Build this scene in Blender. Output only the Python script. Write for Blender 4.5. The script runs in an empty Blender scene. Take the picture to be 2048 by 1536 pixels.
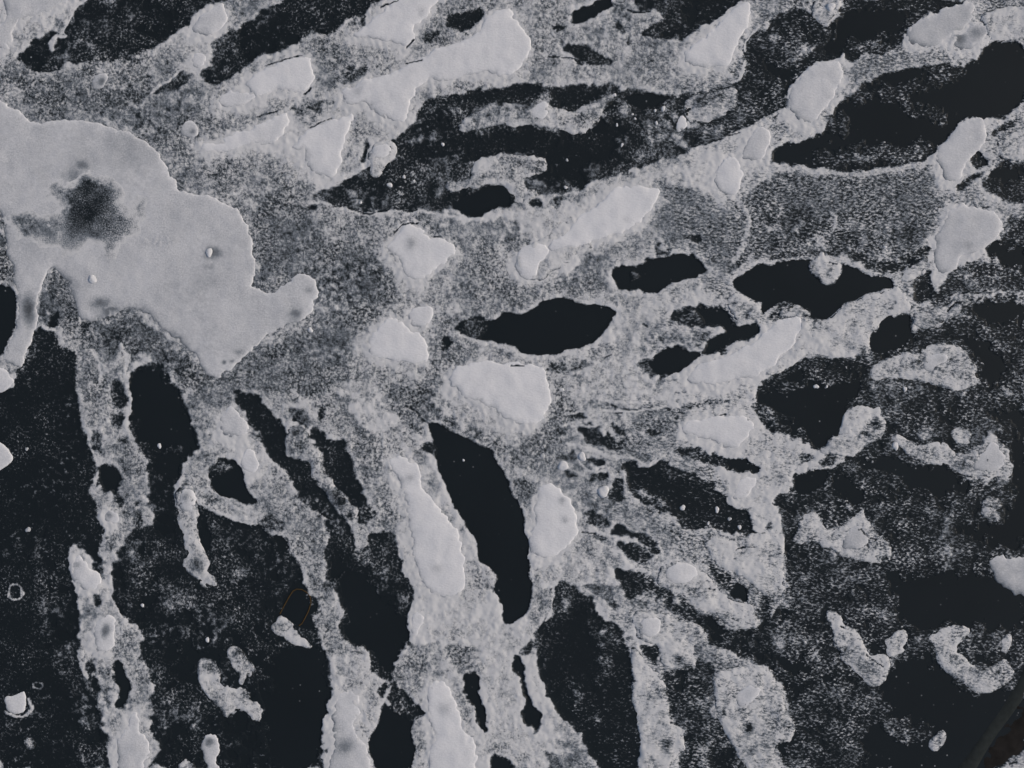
import bpy, math
import numpy as np

# ------------------------------------------------------------------ camera, world, sun, exposure
S = 0.003                                   # metres per photo pixel (2048 x 1536)
CX, CY = 1024.0, 768.0
sc = bpy.context.scene
cam_d = bpy.data.cameras.new("camera")
cam = bpy.data.objects.new("camera", cam_d)
sc.collection.objects.link(cam)
CAM_H = 8.0
cam.location = (0, 0, CAM_H)
cam.rotation_euler = (0, 0, 0)
cam_d.sensor_width = 36.0
cam_d.lens = 36.0 * CAM_H / (2048 * S)
cam_d.clip_start, cam_d.clip_end = 0.05, 600
sc.camera = cam

SUN_EL, SUN_AZ = math.radians(38), math.radians(80)      # azimuth clockwise from +Y (top of the photo)
w = bpy.data.worlds.new("World")
sc.world = w
w.use_nodes = True
nt = w.node_tree
sky = nt.nodes.new("ShaderNodeTexSky")
sky.sky_type = 'NISHITA'
sky.sun_disc = False
sky.sun_elevation = SUN_EL
sky.sun_rotation = SUN_AZ
sky.dust_density = 3.0
sky.air_density = 1.0
bg = nt.nodes["Background"]
nt.links.new(sky.outputs[0], bg.inputs[0])
bg.inputs[1].default_value = 0.105
ld = bpy.data.lights.new("sun", 'SUN')
ld.energy = 1.8
ld.angle = math.radians(10.0)
ld.color = (1.0, 0.89, 0.77)
lo = bpy.data.objects.new("sun", ld)
sc.collection.objects.link(lo)
lo.rotation_euler = (math.radians(90) - SUN_EL, 0, math.pi - SUN_AZ)
lo.location = (3, 0, 6)
sc.view_settings.view_transform = 'Standard'
sc.view_settings.look = 'None'
sc.view_settings.exposure = -0.26
sc.view_settings.gamma = 1.0
sc.cycles.max_bounces = 4
sc.cycles.diffuse_bounces = 2

# ------------------------------------------------------------------ noise
rng = np.random.default_rng(7)
LAT = [rng.random((256, 256)).astype(np.float32) for _ in range(12)]

def vnoise(x, y, k=0):
    xi = np.floor(x).astype(np.int32); yi = np.floor(y).astype(np.int32)
    fx = (x - xi).astype(np.float32); fy = (y - yi).astype(np.float32)
    fx = fx * fx * (3 - 2 * fx); fy = fy * fy * (3 - 2 * fy)
    L = LAT[k % 12]
    a = L[yi & 255, xi & 255]; b = L[yi & 255, (xi + 1) & 255]
    c = L[(yi + 1) & 255, xi & 255]; d = L[(yi + 1) & 255, (xi + 1) & 255]
    return (a * (1 - fx) + b * fx) * (1 - fy) + (c * (1 - fx) + d * fx) * fy

def fbm(x, y, wl, octv=4, k=0, gain=0.55):
    s = 0.0; a = 1.0; t = 0.0
    for o in range(octv):
        if wl < 4.4 and o: break          # finer than the grid
        ang = 0.6 * o + k
        ca, sa = math.cos(ang), math.sin(ang)
        s = s + a * (vnoise((x * ca + y * sa) / wl + 17.3 * o, (-x * sa + y * ca) / wl + 5.1 * o, k + o) - 0.5)
        t += a; a *= gain; wl *= 0.5
    return s / t * 2

def smooth(e0, e1, x):
    t = np.clip((x - e0) / (e1 - e0), 0, 1)
    return t * t * (3 - 2 * t)

# ------------------------------------------------------------------ the traced map of the ice
REGIONS = """# col row density soft : points in crop px (4x)   ; col '-' = full px
- - .5 14: 500,400 560,380 620,410 640,470 700,500 780,520 800,600 740,640 690,610 640,600 560,545 520,540
- - .46 12: 630,500 700,500 760,530 790,590 740,620 690,600 650,560
- - .5 12: 512,700 560,680 640,650 700,680 680,760 640,800 560,790 470,775 440,770
- - .45 10: 150,650 230,640 290,640 340,690 390,740 430,790 400,800 380,760 300,720 250,720 200,700 160,690
- - .5 10: 0,120 60,150 160,160 230,190 300,220 380,210 400,240 340,260 280,250 200,230 100,220 30,190
- - .5 14: 1300,380 1400,350 1500,370 1500,500 1460,560 1380,500 1320,480 1290,430
- - .47 8: 1020,440 1100,440 1110,450 1070,480 1040,500 1010,490
- - .5 8: 860,700 940,700 950,720 900,745 870,790 890,830 930,850 1000,880 1010,930 960,880 860,850 800,800 760,780 840,770 870,730
- - .48 8: 1108,770 1130,790 1128,830 1100,870 1060,890 1040,930 1020,900 1060,870 1100,840
- - .46 8: 1500,370 1560,345 1700,352 1850,330 1875,375 1900,400 1860,430 1850,480 1840,510 1780,530 1700,500 1600,510 1530,515 1500,500 1490,440
- - .40 14: 1520,400 1640,440 1820,420 1840,500 1780,520 1640,500 1540,500
- - .78 10: 900,430 1000,430 1080,420 1180,395 1240,360 1320,330 1400,300 1430,290 1450,330 1430,400 1340,360 1300,370 1200,400 1100,480 1020,450 940,450
- - .8 8: 1030,500 1100,460 1150,500 1200,490 1180,520 1100,560 1040,570
- - .76 14: 1130,740 1240,680 1300,660 1300,700 1290,750 1360,790 1500,770 1520,800 1400,830 1260,800 1150,790
- - .74 12: 1230,600 1330,600 1420,570 1460,600 1400,620 1300,640 1220,690 1140,720 1120,712 1200,680
- - .76 12: 1340,720 1372,770 1440,775 1530,760 1520,830 1540,865 1620,900 1700,870 1740,880 1600,940 1590,960 1560,1000 1500,1010 1480,960 1440,930 1380,890 1350,860 1380,820
- - .8 10: 1440,930 1530,900 1590,940 1580,1000 1560,1060 1500,1070 1500,1010 1440,980
- - .72 12: 1060,1100 1200,1090 1260,1110 1280,1140 1240,1170 1150,1180 1090,1190 1060,1150
- - .78 12: 930,1180 1000,1200 1010,1250 1060,1250 1070,1300 1060,1340 1030,1400 1060,1480 1130,1540 900,1540 960,1400 960,1340 900,1280 840,1290 830,1230
- - .8 10: 690,780 720,775 745,780 760,790 775,810 800,840 820,880 840,900 820,910 780,900 740,860 710,830 690,800
- - .7 10: 740,860 850,870 870,920 950,1070 985,1160 940,1180 930,1120 900,1050 830,930 790,920 770,900
- - .72 8: 650,1330 720,1300 760,1350 750,1400 735,1480 740,1540 645,1540 655,1400
- - .52 10: 1690,110 1780,90 1900,95 1990,60 2060,20 2060,110 1960,110 1890,140 1800,150 1700,180
- - .6 8: 1960,40 2060,20 2060,90 1990,90
- - .52 10: 1590,980 1640,1020 1600,1060 1560,1030
- - .82 14: 830,1190 930,1200 985,1190 1010,1260 1060,1290 1100,1420 1150,1500 1060,1520 985,1480 975,1330 900,1280 830,1290
- - .72 12: 850,1280 940,1300 950,1340 900,1360 850,1330
0 0 .42 8: 900,720 1150,680 1230,660 1160,760 1000,770 900,850 860,760
0 0 .22 4: 700,-30 690,30 600,70 580,130 520,200 500,240 520,290 440,300 430,240 380,235 340,270 280,310 240,360 200,410 150,420 130,460 150,500 210,550 290,575 400,570 480,560 510,520 540,490 650,500 730,470 800,480 830,460 900,490 1030,480 1060,440 1130,400 1210,380 1270,350 1360,280 1430,240 1510,180 1560,110 1640,70 1700,30 1800,10 1850,-30
0 0 .08 14: 600,100 860,-20 860,180 640,210
0 0 .09 14: 1080,-20 1640,-20 1580,80 1430,200 1300,300 1180,360 900,380 860,320 1000,260 1100,120
0 0 .12 8: 160,480 230,400 340,280 440,250 400,380 380,470 300,550 210,540
- - .17 4: 577,-10 562,12 537,18 512,22 500,45 476,68 465,53 450,62 428,80 420,100 425,125 410,140 405,152 412,162 425,167 440,162 460,152 482,140 512,115 537,108 562,100 587,92 607,82 620,70 632,60 650,68 672,65 687,50 700,40 720,30 742,25 752,10 762,-12
- - .05 10: 550,30 600,10 620,50 570,70 520,100 500,100 510,70
- - .05 10: 660,40 700,20 740,0 740,20 700,40 670,60
0 0 .28 3: 1220,740 1280,690 1360,630 1430,580 1500,590 1580,600 1540,650 1430,710 1350,740 1250,760
1 0 .05 3: 1510,180 1560,140 1640,100 1720,80 1820,90 1820,130 1790,180 1720,210 1640,230 1570,220 1520,210
1 0 .25 5: 1310,300 1400,260 1460,240 1460,280 1400,320 1330,340
1 0 .25 5: 700,620 800,580 880,520 900,600 800,640 700,680
1 0 .33 6: 480,660 620,590 800,540 700,620 560,680
1 0 .33 6: 280,910 380,850 550,830 600,850 450,900 330,960
1 0 .2 5: 840,1230 900,1130 930,1150 900,1220 860,1290
- - .28 3: 857,200 874,195 912,192 942,192 962,185 972,175 987,170 1000,177 1024,166 1049,168 1075,160 1089,170 1107,172 1131,172 1154,165 1184,172 1204,168 1234,172 1244,185 1259,180 1289,185 1311,190 1331,195 1354,190 1394,185 1424,180 1465,170 1478,150 1486,120 1489,90 1496,75 1504,65 1519,60 1540,45 1560,60 1560,200 1536,225 1514,240 1494,255 1479,265 1459,275 1436,282 1414,285 1391,297 1374,303 1356,312 1324,318 1299,330 1274,340 1256,347 1229,353 1204,360 1179,370 1160,380 1140,385 1100,386 1060,395 1020,415 987,421 962,437 945,439 937,434 925,419 912,414 895,419 880,426 862,425 837,421 812,423 792,416 777,419 750,427 732,430 717,424 697,417 685,412 665,414 652,404 635,396 625,388 640,380 660,375 677,368 690,352 712,347 737,335 742,345 760,355 770,340 782,325 795,310 785,290 784,275 807,262 817,252 827,240 834,222 847,210
- - .05 5: 965,180 990,172 1000,180 1024,172 1060,168 1085,168 1088,180 1078,195 1050,205 1024,210 990,207 960,212 930,205 870,205
- - .05 4: 1100,185 1131,178 1150,168 1180,175 1215,172 1215,182 1200,185 1170,205 1155,218 1125,208 1105,200
- - .0 4: 1246,192 1290,188 1320,198 1350,195 1335,205 1310,215 1285,222 1262,210
- - .05 9: 795,320 815,305 830,290 870,285 900,278 925,265 960,262 1000,258 1080,262 1130,268 1170,270 1230,250 1265,245 1258,262 1250,285 1230,300 1210,320 1180,340 1170,365 1140,378 1110,350 1095,325 1085,310 1060,306 1010,305 985,310 950,318 930,315 900,300 870,300 840,325 800,328
- - .0 4: 925,390 955,378 985,370 1010,372 1020,385 1020,410 990,418 960,435 945,437 938,430 920,415 905,405
- - .36 9: 1290,230 1380,240 1440,240 1500,200 1530,160 1530,215 1440,270 1360,300 1270,330 1240,320 1240,290 1270,260
2 0 .0 3: 700,-20 650,40 580,60 510,90 480,130 490,190 540,180 620,150 700,120 760,80 790,40 800,-20
2 0 .2 3: 350,200 430,190 450,215 370,225
2 0 .2 3: 1000,-20 1010,60 1100,100 1170,100 1220,140 1200,170 1110,200 1050,230 1050,300 1150,310 1200,310 1290,325 1380,310 1440,270 1500,230 1590,210 1650,160 1740,80 1790,40 1900,10 1900,-20
2 0 .03 8: 1180,220 1290,220 1380,240 1330,310 1200,300
2 0 .06 10: 1350,-20 1780,-20 1700,100 1560,200 1480,60 1300,20
2 0 .14 4: 410,390 450,350 520,380 600,360 680,400 740,420 800,470 830,480 780,500 700,510 640,520 570,520 520,490 500,450 450,420
2 0 .38 6: 820,210 870,170 930,190 900,240 850,270
2 0 .4 6: 900,330 960,290 960,360 900,370
2 0 .35 6: 1730,540 1790,500 1810,560 1780,600 1730,600
3 0 .13 3: -10,160 60,110 150,80 260,50 350,100 420,190 500,180 590,130 600,-20 1640,-20 1500,30 1380,100 1240,150 1160,210 1100,290 1040,350 950,400 900,440 780,440 690,490 610,480 600,440 540,480 440,490 350,520 280,580 200,660 150,730 130,860 -10,930 -200,980 -180,500
3 0 .04 14: 620,20 1200,20 1200,140 1000,300 700,420 400,440 450,300 560,200
3 0 .34 10: -200,260 100,270 300,290 420,360 360,440 100,520 -30,420
3 0 .04 8: -60,470 100,540 250,500 200,620 60,660 -80,600
3 0 .26 12: -180,680 0,660 150,740 120,880 0,920 -200,960
3 0 .3 8: 620,330 760,350 950,300 1000,340 880,420 760,430 640,400
3 0 .04 3: 2080,350 1800,320 1740,380 1700,440 1560,520 1500,540 1400,520 1280,540 1200,550 1050,550 950,600 850,640 760,660 680,750 580,800 520,900 500,980 460,1040 420,1060 370,1090 290,1130 170,1120 90,1190 40,1230 30,1290 60,1330 150,1325 270,1330 350,1325 430,1320 480,1350 560,1370 640,1380 700,1370 780,1380 850,1395 920,1360 1000,1370 1100,1310 1230,1290 1330,1250 1340,1200 1400,1130 1480,1060 1540,990 1600,950 1700,930 1800,930 1900,940 1960,890 2000,800 2080,770
3 0 .27 9: 1020,700 1180,620 1300,570 1500,530 1540,560 1300,640 1080,740
3 0 .26 9: 600,720 800,680 1060,760 1200,850 1440,900 1440,960 1200,880 900,790 620,800
3 0 .27 9: 520,950 590,900 620,1000 560,1080 480,1060
3 0 .24 9: 330,1190 500,1230 700,1180 900,1200 1300,1110 1320,1230 1100,1300 900,1340 560,1360 430,1310
3 0 .1 4: 1620,1240 1700,1180 1760,1300 1700,1360 1650,1330
3 0 .12 4: 1800,1080 1900,960 1960,960 1900,1040 1820,1100
3 0 .14 5: 1700,1440 1780,1390 1900,1300 2080,1330 2080,1640 1960,1630 1850,1590 1790,1540
3 0 .15 4: 1500,1490 1570,1440 1700,1370 1720,1400 1600,1470 1540,1530
3 1 .2 5: 40,500 200,470 350,460 400,490 550,460 700,470 800,530 1000,560 1150,500 1250,430 1300,450 1200,510 1080,600 1000,620 870,640 740,570 640,520 440,510 200,520 40,545
- - .01 2.5: 1470,560 1483,552 1500,540 1519,525 1544,533 1556,524 1586,519 1620,519 1681,530 1700,530 1726,539 1736,551 1754,549 1773,554 1786,569 1784,576 1748,589 1721,597 1696,604 1681,609 1671,624 1661,639 1636,642 1621,634 1611,624 1596,612 1576,606 1550,608 1532,620 1527,632 1522,610 1520,600 1499,599 1489,590 1471,580 1466,568
- - .34 5: 1548,612 1576,606 1600,615 1622,636 1600,634 1580,640 1556,645 1536,650
3 1 .36 5: 1880,200 2080,230 2080,450 1850,420
3 1 .02 6: 1720,500 1850,420 2080,460 2080,740 1900,600 1750,540
3 1 .34 5: 1440,640 1560,560 1750,540 1950,640 2080,760 2080,820 1700,780 1560,800 1440,860 1400,900 1300,900 1350,800 1420,720
3 1 .05 5: 1160,760 1200,700 1300,600 1320,700 1300,760 1350,820 1300,880 1180,890
3 1 .3 4: 1650,860 2080,800 2080,1600 1700,1560 1660,1430 1620,1330 1540,1240 1330,1180 1100,1260 1100,1200 1180,1100 1320,1090 1490,1000
3 1 .03 6: 1650,860 2080,860 2080,1120 1900,1080 1700,1020 1600,960
3 1 .02 3: 880,1010 960,1000 1090,980 1140,980 1160,1040 1150,1100 1170,1150 1110,1230 1080,1270 950,1290 820,1300 810,1220 800,1140 870,1110 880,1070 860,1030
- - .25 4: 1505,775 1560,740 1610,716 1700,718 1740,705 1800,705 1850,660 1950,650 2060,640 2060,1560 1600,1560 1545,1500 1592,1465 1575,1400 1545,1340 1500,1330 1540,1230 1580,1190 1570,1100 1560,1040 1545,1010 1560,985 1588,975 1586,945 1620,935 1660,935 1690,920 1720,905 1740,885 1690,860 1680,870 1661,885 1636,897 1580,870 1530,845 1515,820
- - .15 4: 1508,780 1520,778 1540,760 1560,742 1590,735 1600,722 1645,716 1665,722 1700,718 1740,730 1736,745 1725,768 1716,793 1698,803 1686,828 1683,850 1676,873 1661,885 1636,897 1621,893 1608,883 1586,875 1556,868 1540,860 1528,845 1515,835 1510,820 1520,810 1510,800
- - .01 5: 1510,785 1560,790 1630,778 1690,770 1728,760 1716,793 1698,803 1686,828 1683,850 1676,873 1661,885 1636,897 1618,885 1600,850 1560,825 1520,815
- - .4 4: 1500,815 1520,805 1545,830 1552,855 1530,845
3 1 .03 8: 1310,1140 1500,1150 1700,1160 1850,1340 1900,1500 1800,1700 1750,1500 1640,1330 1560,1240 1480,1200 1330,1180
3 2 .02 7: 700,620 900,600 1100,640 1200,620 1320,660 1450,690 1550,740 1620,790 1630,860 1580,900 1450,900 1300,870 1150,830 1000,760 800,720 700,660
3 2 .02 6: 490,790 600,750 700,770 800,830 820,890 750,950 600,970 510,910
3 2 .02 4: 210,720 330,690 460,690 480,750 440,830 330,880 220,860
3 2 .02 9: 1900,380 2080,330 2080,1330 1850,1300 1650,1230 1500,1200 1450,1110 1700,1120 1850,1150 1900,1050 1950,900 1990,700 1950,500
3 2 .04 12: 1680,130 1900,200 2080,200 2080,430 1850,350 1750,260
3 2 .03 9: 1000,1060 1200,1040 1280,1100 1100,1110
3 2 .03 9: 830,900 1060,900 1080,930 900,1000 820,1020
3 3 .02 10: 900,-30 1300,-20 1800,-30 2080,150 2080,400 1950,480 1600,380 1280,460 1130,400 1030,350 1060,200 900,50
3 3 .02 10: 980,680 1130,640 1300,600 1360,740 1600,900 1700,960 2080,800 2080,1600 800,1600 740,1400 740,1250 800,1150 1000,1100 1000,1050 900,950 920,880
3 3 .2 10: 850,960 1000,1100 1300,1200 1200,1360 1000,1330 850,1150
3 3 .02 6: 60,660 200,640 320,700 330,780 200,850 120,760
3 3 .03 6: 390,780 480,770 500,900 400,880
3 3 .03 8: 680,80 800,100 860,190 800,230 720,150
3 3 .04 6: 60,230 150,240 190,300 170,380 120,370
3 3 .02 6: 1640,630 1760,640 1780,720 1720,750 1620,700
2 1 .02 3: 780,700 850,600 900,580 940,610 1020,600 1050,540 1140,520 1200,520 1300,510 1400,510 1450,530 1520,590 1545,620 1530,650 1450,690 1380,740 1300,740 1250,800 1180,830 1100,825 1000,800 920,770 870,755
2 1 .42 5: 940,640 990,640 990,710 950,710
- - .01 2.5: 914,654 924,644 949,634 962,634 975,641 995,639 1005,622 1020,628 1049,626 1074,617 1081,604 1099,601 1119,597 1141,601 1154,609 1174,614 1189,609 1209,614 1229,622 1234,629 1226,637 1221,649 1209,662 1196,677 1186,684 1169,689 1149,699 1131,706 1111,711 1086,709 1056,709 1039,704 1034,694 1024,692 999,689 974,681 942,674 924,664
- - .16 3: 914,654 924,644 949,634 962,634 975,650 960,672 942,674 924,664
2 1 .0 3: 1120,1320 1160,1280 1240,1250 1310,1230 1370,1260 1420,1300 1500,1280 1500,1310 1440,1380 1380,1440 1290,1460 1220,1490 1190,1500 1150,1480 1120,1420
2 1 .35 5: 1000,1370 1100,1340 1130,1420 1150,1480 1100,1480 1040,1430
2 1 .04 4: 1280,970 1350,940 1430,920 1560,900 1690,920 1740,950 1770,1000 1800,1040 1880,1060 1950,1040 1990,1100 1960,1150 1880,1180 1780,1190 1720,1230 1690,1280 1600,1300 1520,1305 1510,1280 1580,1200 1640,1140 1690,1110 1670,1080 1600,1060 1540,1070 1450,1065 1350,1050 1300,1010
2 1 .3 6: 1300,980 1430,930 1500,970 1560,1000 1520,1050 1400,1040
2 1 .45 4: 1430,1190 1480,1120 1560,1100 1600,1130 1570,1190 1500,1220
2 1 .12 4: 150,90 190,65 235,90 220,120 170,125
2 1 .2 4: 330,50 400,30 400,80 350,100
2 1 .22 4: 1310,380 1420,355 1500,360 1560,390 1480,405 1400,400
2 1 .3 6: 1720,640 1830,520 1890,540 1840,640 1770,680
2 1 .35 6: 1150,490 1230,430 1300,440 1280,480 1180,500
2 1 .3 5: 280,1400 400,1350 430,1400 360,1440 290,1430
2 1 .3 5: 460,1410 560,1370 640,1370 560,1410 490,1440
1 1 .18 5: 1480,1190 1560,1160 1580,1230 1510,1270
1 1 .22 5: 410,130 510,110 500,160 440,180
1 1 .32 6: 1420,1400 1480,1370 1480,1440 1430,1460
1 1 .35 5: 200,30 290,20 260,50 200,50
0 1 .0 2.5: -60,740 60,760 110,800 130,900 135,1000 110,1100 70,1200 30,1300 0,1320 -60,1340
0 1 .42 6: -60,330 40,330 50,430 70,540 100,640 60,720 -60,720
0 1 .45 8: 400,620 440,620 540,700 600,850 620,960 640,1060 560,1120 480,1090 340,1100 310,1060 340,860 370,740
0 1 .1 5: 400,1060 440,980 470,1000 460,1080 420,1100
0 1 .28 6: 640,1120 720,1080 740,1110 680,1150
0 1 .3 10: 840,1100 900,1070 960,1100 1000,1190 900,1160 800,1200
0 1 .28 5: 1160,1290 1100,1260 1050,1300 1030,1400 1100,1300
- - .07 4: 82,655 95,665 110,670 125,690 150,700 150,730 155,745 147,790 165,815 160,845 175,870 182,900 185,920 190,945 185,965 182,975 178,995 190,1010 195,1035 205,1050 207,1070 200,1085 192,1090 200,1130 202,1152 190,1150 186,1115 165,1095 140,1092 136,1130 145,1160 155,1190 158,1230 160,1260 158,1300 155,1315 165,1330 170,1350 195,1355 205,1380 190,1405 200,1420 210,1430 202,1450 210,1470 215,1510 225,1540 -60,1540 -60,780 25,780 30,760 45,735 60,700 70,670
- - .26 6: 82,655 45,735 38,760 60,745 75,715 85,680
- - .2 12: 60,1060 110,1080 140,1200 155,1330 195,1370 210,1480 220,1540 160,1540 150,1400 90,1300 70,1200
- - .16 10: 0,1080 50,1040 30,1110 0,1120
- - .16 10: 20,1420 60,1400 110,1380 60,1460 40,1540 0,1450
0 2 .13 5: 890,-30 980,-30 1010,100 1000,200 900,200 880,100
0 2 .14 5: 900,250 990,250 980,350 910,350
0 2 .36 6: 780,330 850,400 850,560 780,560 740,450
0 2 .04 4: 780,660 900,640 970,680 970,760 940,870 940,910 870,870 810,850 800,760
0 2 .08 4: 900,900 980,930 980,990 920,960
0 2 .1 4: 1050,940 1120,930 1080,980
0 2 .2 4: 1060,1050 1160,1040 1150,1130 1080,1130
0 2 .07 4: 940,1310 1020,1300 1020,1380 960,1395
0 2 .25 4: 960,440 1030,440 1030,480 970,480
- - .1 4: 292,729 320,726 335,741 343,759 355,768 363,793 375,818 380,838 392,860 395,875 392,893 385,908 370,910 365,918 367,930 362,948 350,963 350,980 348,1000 356,1020 370,1020 380,1010 395,1003 412,1013 437,1025 462,1038 487,1045 512,1051 527,1058 545,1068 565,1073 575,1090 577,1108 595,1118 600,1135 607,1152 607,1160 615,1177 622,1197 625,1217 627,1240 630,1265 642,1282 647,1307 657,1327 665,1347 660,1367 655,1390 652,1427 647,1465 640,1495 645,1540 300,1540 310,1510 320,1490 300,1462 310,1440 310,1415 302,1397 305,1377 300,1340 290,1307 285,1292 292,1277 275,1260 265,1245 250,1240 238,1222 220,1197 221,1152 227,1130 230,1120 258,1118 262,1090 255,1068 267,1055 300,1050 310,1038 305,1023 292,1013 298,980 300,943 295,923 282,893 267,868 257,840 262,813 263,778 265,750 280,735
- - .02 6: 275,745 320,735 350,780 380,840 390,890 360,920 360,950 320,960 310,920 290,880 270,850 268,790
- - .24 14: 400,1030 470,1060 560,1090 600,1170 560,1180 500,1150 470,1250 430,1290 380,1300 350,1200 430,1200 420,1100
- - .22 14: 230,1150 300,1140 370,1180 430,1180 420,1230 340,1220 300,1190 250,1220 225,1190
- - .24 10: 255,1090 300,1060 340,1100 290,1130 260,1150
- - .22 14: 290,1270 330,1310 330,1390 420,1400 450,1440 380,1450 330,1460 320,1440
- - .04 8: 555,1175 625,1170 635,1255 600,1260 560,1240
- - .015 8: 540,1300 600,1290 640,1310 655,1350 645,1530 540,1530 530,1420 545,1370
0 2 .24 8: 1220,520 1400,500 1420,570 1260,590
0 3 .03 3: 930,670 980,680 1000,780 1050,880 1020,930 1020,1050 960,1070 940,1020 950,880 930,800
0 3 .15 3: 730,140 790,150 830,200 820,240 790,260 770,200
0 3 .15 3: 700,690 760,680 780,740 760,790 710,790 690,740
0 2 .02 3: 1660,700 1730,680 1740,610 1800,600 1900,630 1920,720 1950,790 2000,880 2040,960 1960,970 1850,920 1760,910 1720,860 1700,800 1670,750
0 2 .28 4: 1680,690 1750,620 1850,640 1870,690 1760,730 1690,740
- - .06 3: 465,788 482,783 490,786 512,790 527,808 540,818 554,830 564,845 572,862 572,878 570,898 575,915 585,920 612,925 622,938 627,953 640,966 650,980 662,998 667,1013 677,1033 697,1043 702,1068 712,1086 710,1108 725,1104 735,1080 747,1065 770,1063 785,1080 797,1103 807,1118 812,1143 819,1152 822,1170 829,1182 829,1200 820,1225 810,1250 819,1270 807,1280 807,1297 794,1315 787,1340 782,1364 770,1364 762,1350 747,1337 735,1310 727,1287 700,1282 687,1267 684,1247 692,1227 682,1210 672,1185 662,1172 652,1152 650,1125 647,1100 662,1080 662,1063 660,1042 640,1028 620,1016 604,998 594,978 584,963 572,948 562,928 542,915 532,898 522,873 520,858 507,850 492,833 475,810
- - .25 8: 590,950 640,1000 690,1060 715,1110 750,1080 775,1070 810,1130 828,1190 815,1230 790,1215 760,1190 745,1130 700,1110 655,1080 650,1040 610,1000
- - .02 8: 660,1110 740,1160 800,1230 815,1265 780,1350 740,1300 700,1260 700,1220 670,1160
1 2 .06 3: 460,320 510,330 540,400 600,450 650,470 710,440 730,540 770,620 790,740 830,790 860,860 880,930 920,970 950,1030 920,1080 860,1100 800,1080 830,990 760,960 720,880 660,830 610,780 560,700 530,640 530,590 490,500 470,430 430,380
1 2 .3 5: 830,920 880,930 920,970 950,1030 920,1080 860,1100 830,1050
1 2 .26 8: 500,500 600,500 700,560 640,600 560,590
1 2 .4 3: 250,190 310,180 390,220 420,280 450,320 400,340 290,270
1 2 .18 4: 480,200 550,190 550,250 500,270
1 2 .4 5: 1220,340 1300,330 1340,380 1280,400
- - .015 2.5: 857,845 887,853 912,866 937,878 962,890 982,898 992,918 1004,938 1014,958 1024,982 1039,1008 1046,1030 1049,1055 1056,1080 1056,1118 1060,1152 1065,1177 1061,1202 1051,1225 1039,1240 1024,1248 1014,1249 1007,1237 1007,1217 994,1194 987,1177 990,1164 997,1152 982,1140 962,1123 952,1093 947,1070 932,1050 917,1023 902,1000 892,975 877,950 872,923 867,908 867,885 860,865
- - .25 4: 838,888 868,880 872,905 845,900
1 3 .02 2.5: 1080,920 1130,890 1200,920 1260,1000 1340,1060 1370,1100 1330,1110 1250,1150 1240,1200 1250,1320 1270,1440 1240,1560 940,1560 930,1440 900,1380 890,1330 930,1250 970,1180 1000,1080 1010,1030 1070,970
1 3 .28 6: 1020,1010 1080,920 1130,890 1200,920 1260,1000 1360,1080 1250,1150 1200,1180 1120,1060
1 3 .14 3: 950,880 1020,860 1040,900 1000,970 950,930
1 3 .03 3: 1640,800 1740,740 1800,800 1800,900 1800,980 1830,1090 1840,1250 1780,1220 1750,1100 1700,1000 1680,900
1 3 .52 10: 1520,560 1750,540 1760,720 1640,780 1540,700
1 3 .04 4: 1880,1440 1990,1420 2060,1580 1880,1580
1 3 .4 5: 660,60 720,-60 640,130 540,120 560,20
2 3 .04 3: 0,640 60,630 90,700 100,850 130,940 160,1000 190,1080 210,1150 190,1250 130,1220 100,1100 90,950 60,860 20,770 0,740
2 3 .3 4: 60,600 140,520 190,540 170,590 90,650
2 3 .35 5: 240,1380 300,1420 380,1500 400,1560 300,1560
2 3 .06 3: 290,100 400,80 470,120 580,160 680,220 690,290 720,340 820,370 870,430 890,540 940,620 960,700 960,850 950,950 990,1080 1010,1200 1040,1300 1030,1420 1010,1580 700,1580 650,1460 570,1330 510,1220 460,1180 400,1120 330,1060 280,960 250,860 200,700 200,560 210,400 260,370 320,280 320,180
2 3 .3 8: 320,90 470,120 640,220 690,300 600,330 450,280 360,300 300,380 280,420
2 3 .27 9: 600,350 800,370 850,460 820,600 780,800 700,960 680,860 700,620 640,480
2 3 .26 7: 210,420 280,420 240,700 210,680
2 3 .22 10: 400,740 550,820 520,960 680,1080 700,1220 600,1200 480,980
2 3 .27 4: 840,-30 1130,-30 1140,90 1230,100 1330,150 1430,230 1540,310 1620,330 1680,400 1780,450 1900,410 1980,420 1990,160 2060,150 2060,700 2000,740 1950,700 1850,650 1780,590 1650,560 1550,530 1560,440 1500,380 1400,330 1300,280 1230,240 1150,180 1000,200 900,140
2 3 .55 6: 940,170 1060,120 1130,140 1100,200 1000,220
2 3 .04 5: 1540,310 1680,400 1620,450 1560,390
2 3 .04 5: 1790,560 1900,540 1920,600 1830,640
2 3 .04 6: 1960,600 2060,560 2060,720 1980,690
2 3 .27 4: 1200,740 1370,780 1500,750 1490,660 1530,650 1620,740 1660,900 1600,1000 1600,1110 1700,1150 1750,1250 1740,1350 1800,1430 1940,1500 1980,1580 1320,1580 1330,1470 1380,1400 1380,1290 1360,1200 1300,1150 1250,1000 1210,850
2 3 .04 6: 1270,820 1380,850 1350,930 1280,930
2 3 .05 8: 1600,1350 1740,1380 1800,1500 1600,1540
2 3 .08 4: 1020,540 1180,550 1180,640 1120,700 1080,660 1040,600
2 3 .02 3: 1740,60 1800,40 1860,90 1890,190 1870,210 1800,170 1740,150
2 3 .42 4: 600,90 700,50 780,80 800,150 860,220 840,270 800,230 730,180 640,150
2 3 .4 5: 890,470 960,490 1000,560 950,590 910,540
2 3 .38 6: 1680,300 1780,270 1880,350 1850,400 1740,380
- - .25 5: 1402,1103 1416,1118 1430,1132 1454,1152 1468,1158 1458,1180 1440,1165 1415,1135
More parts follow.
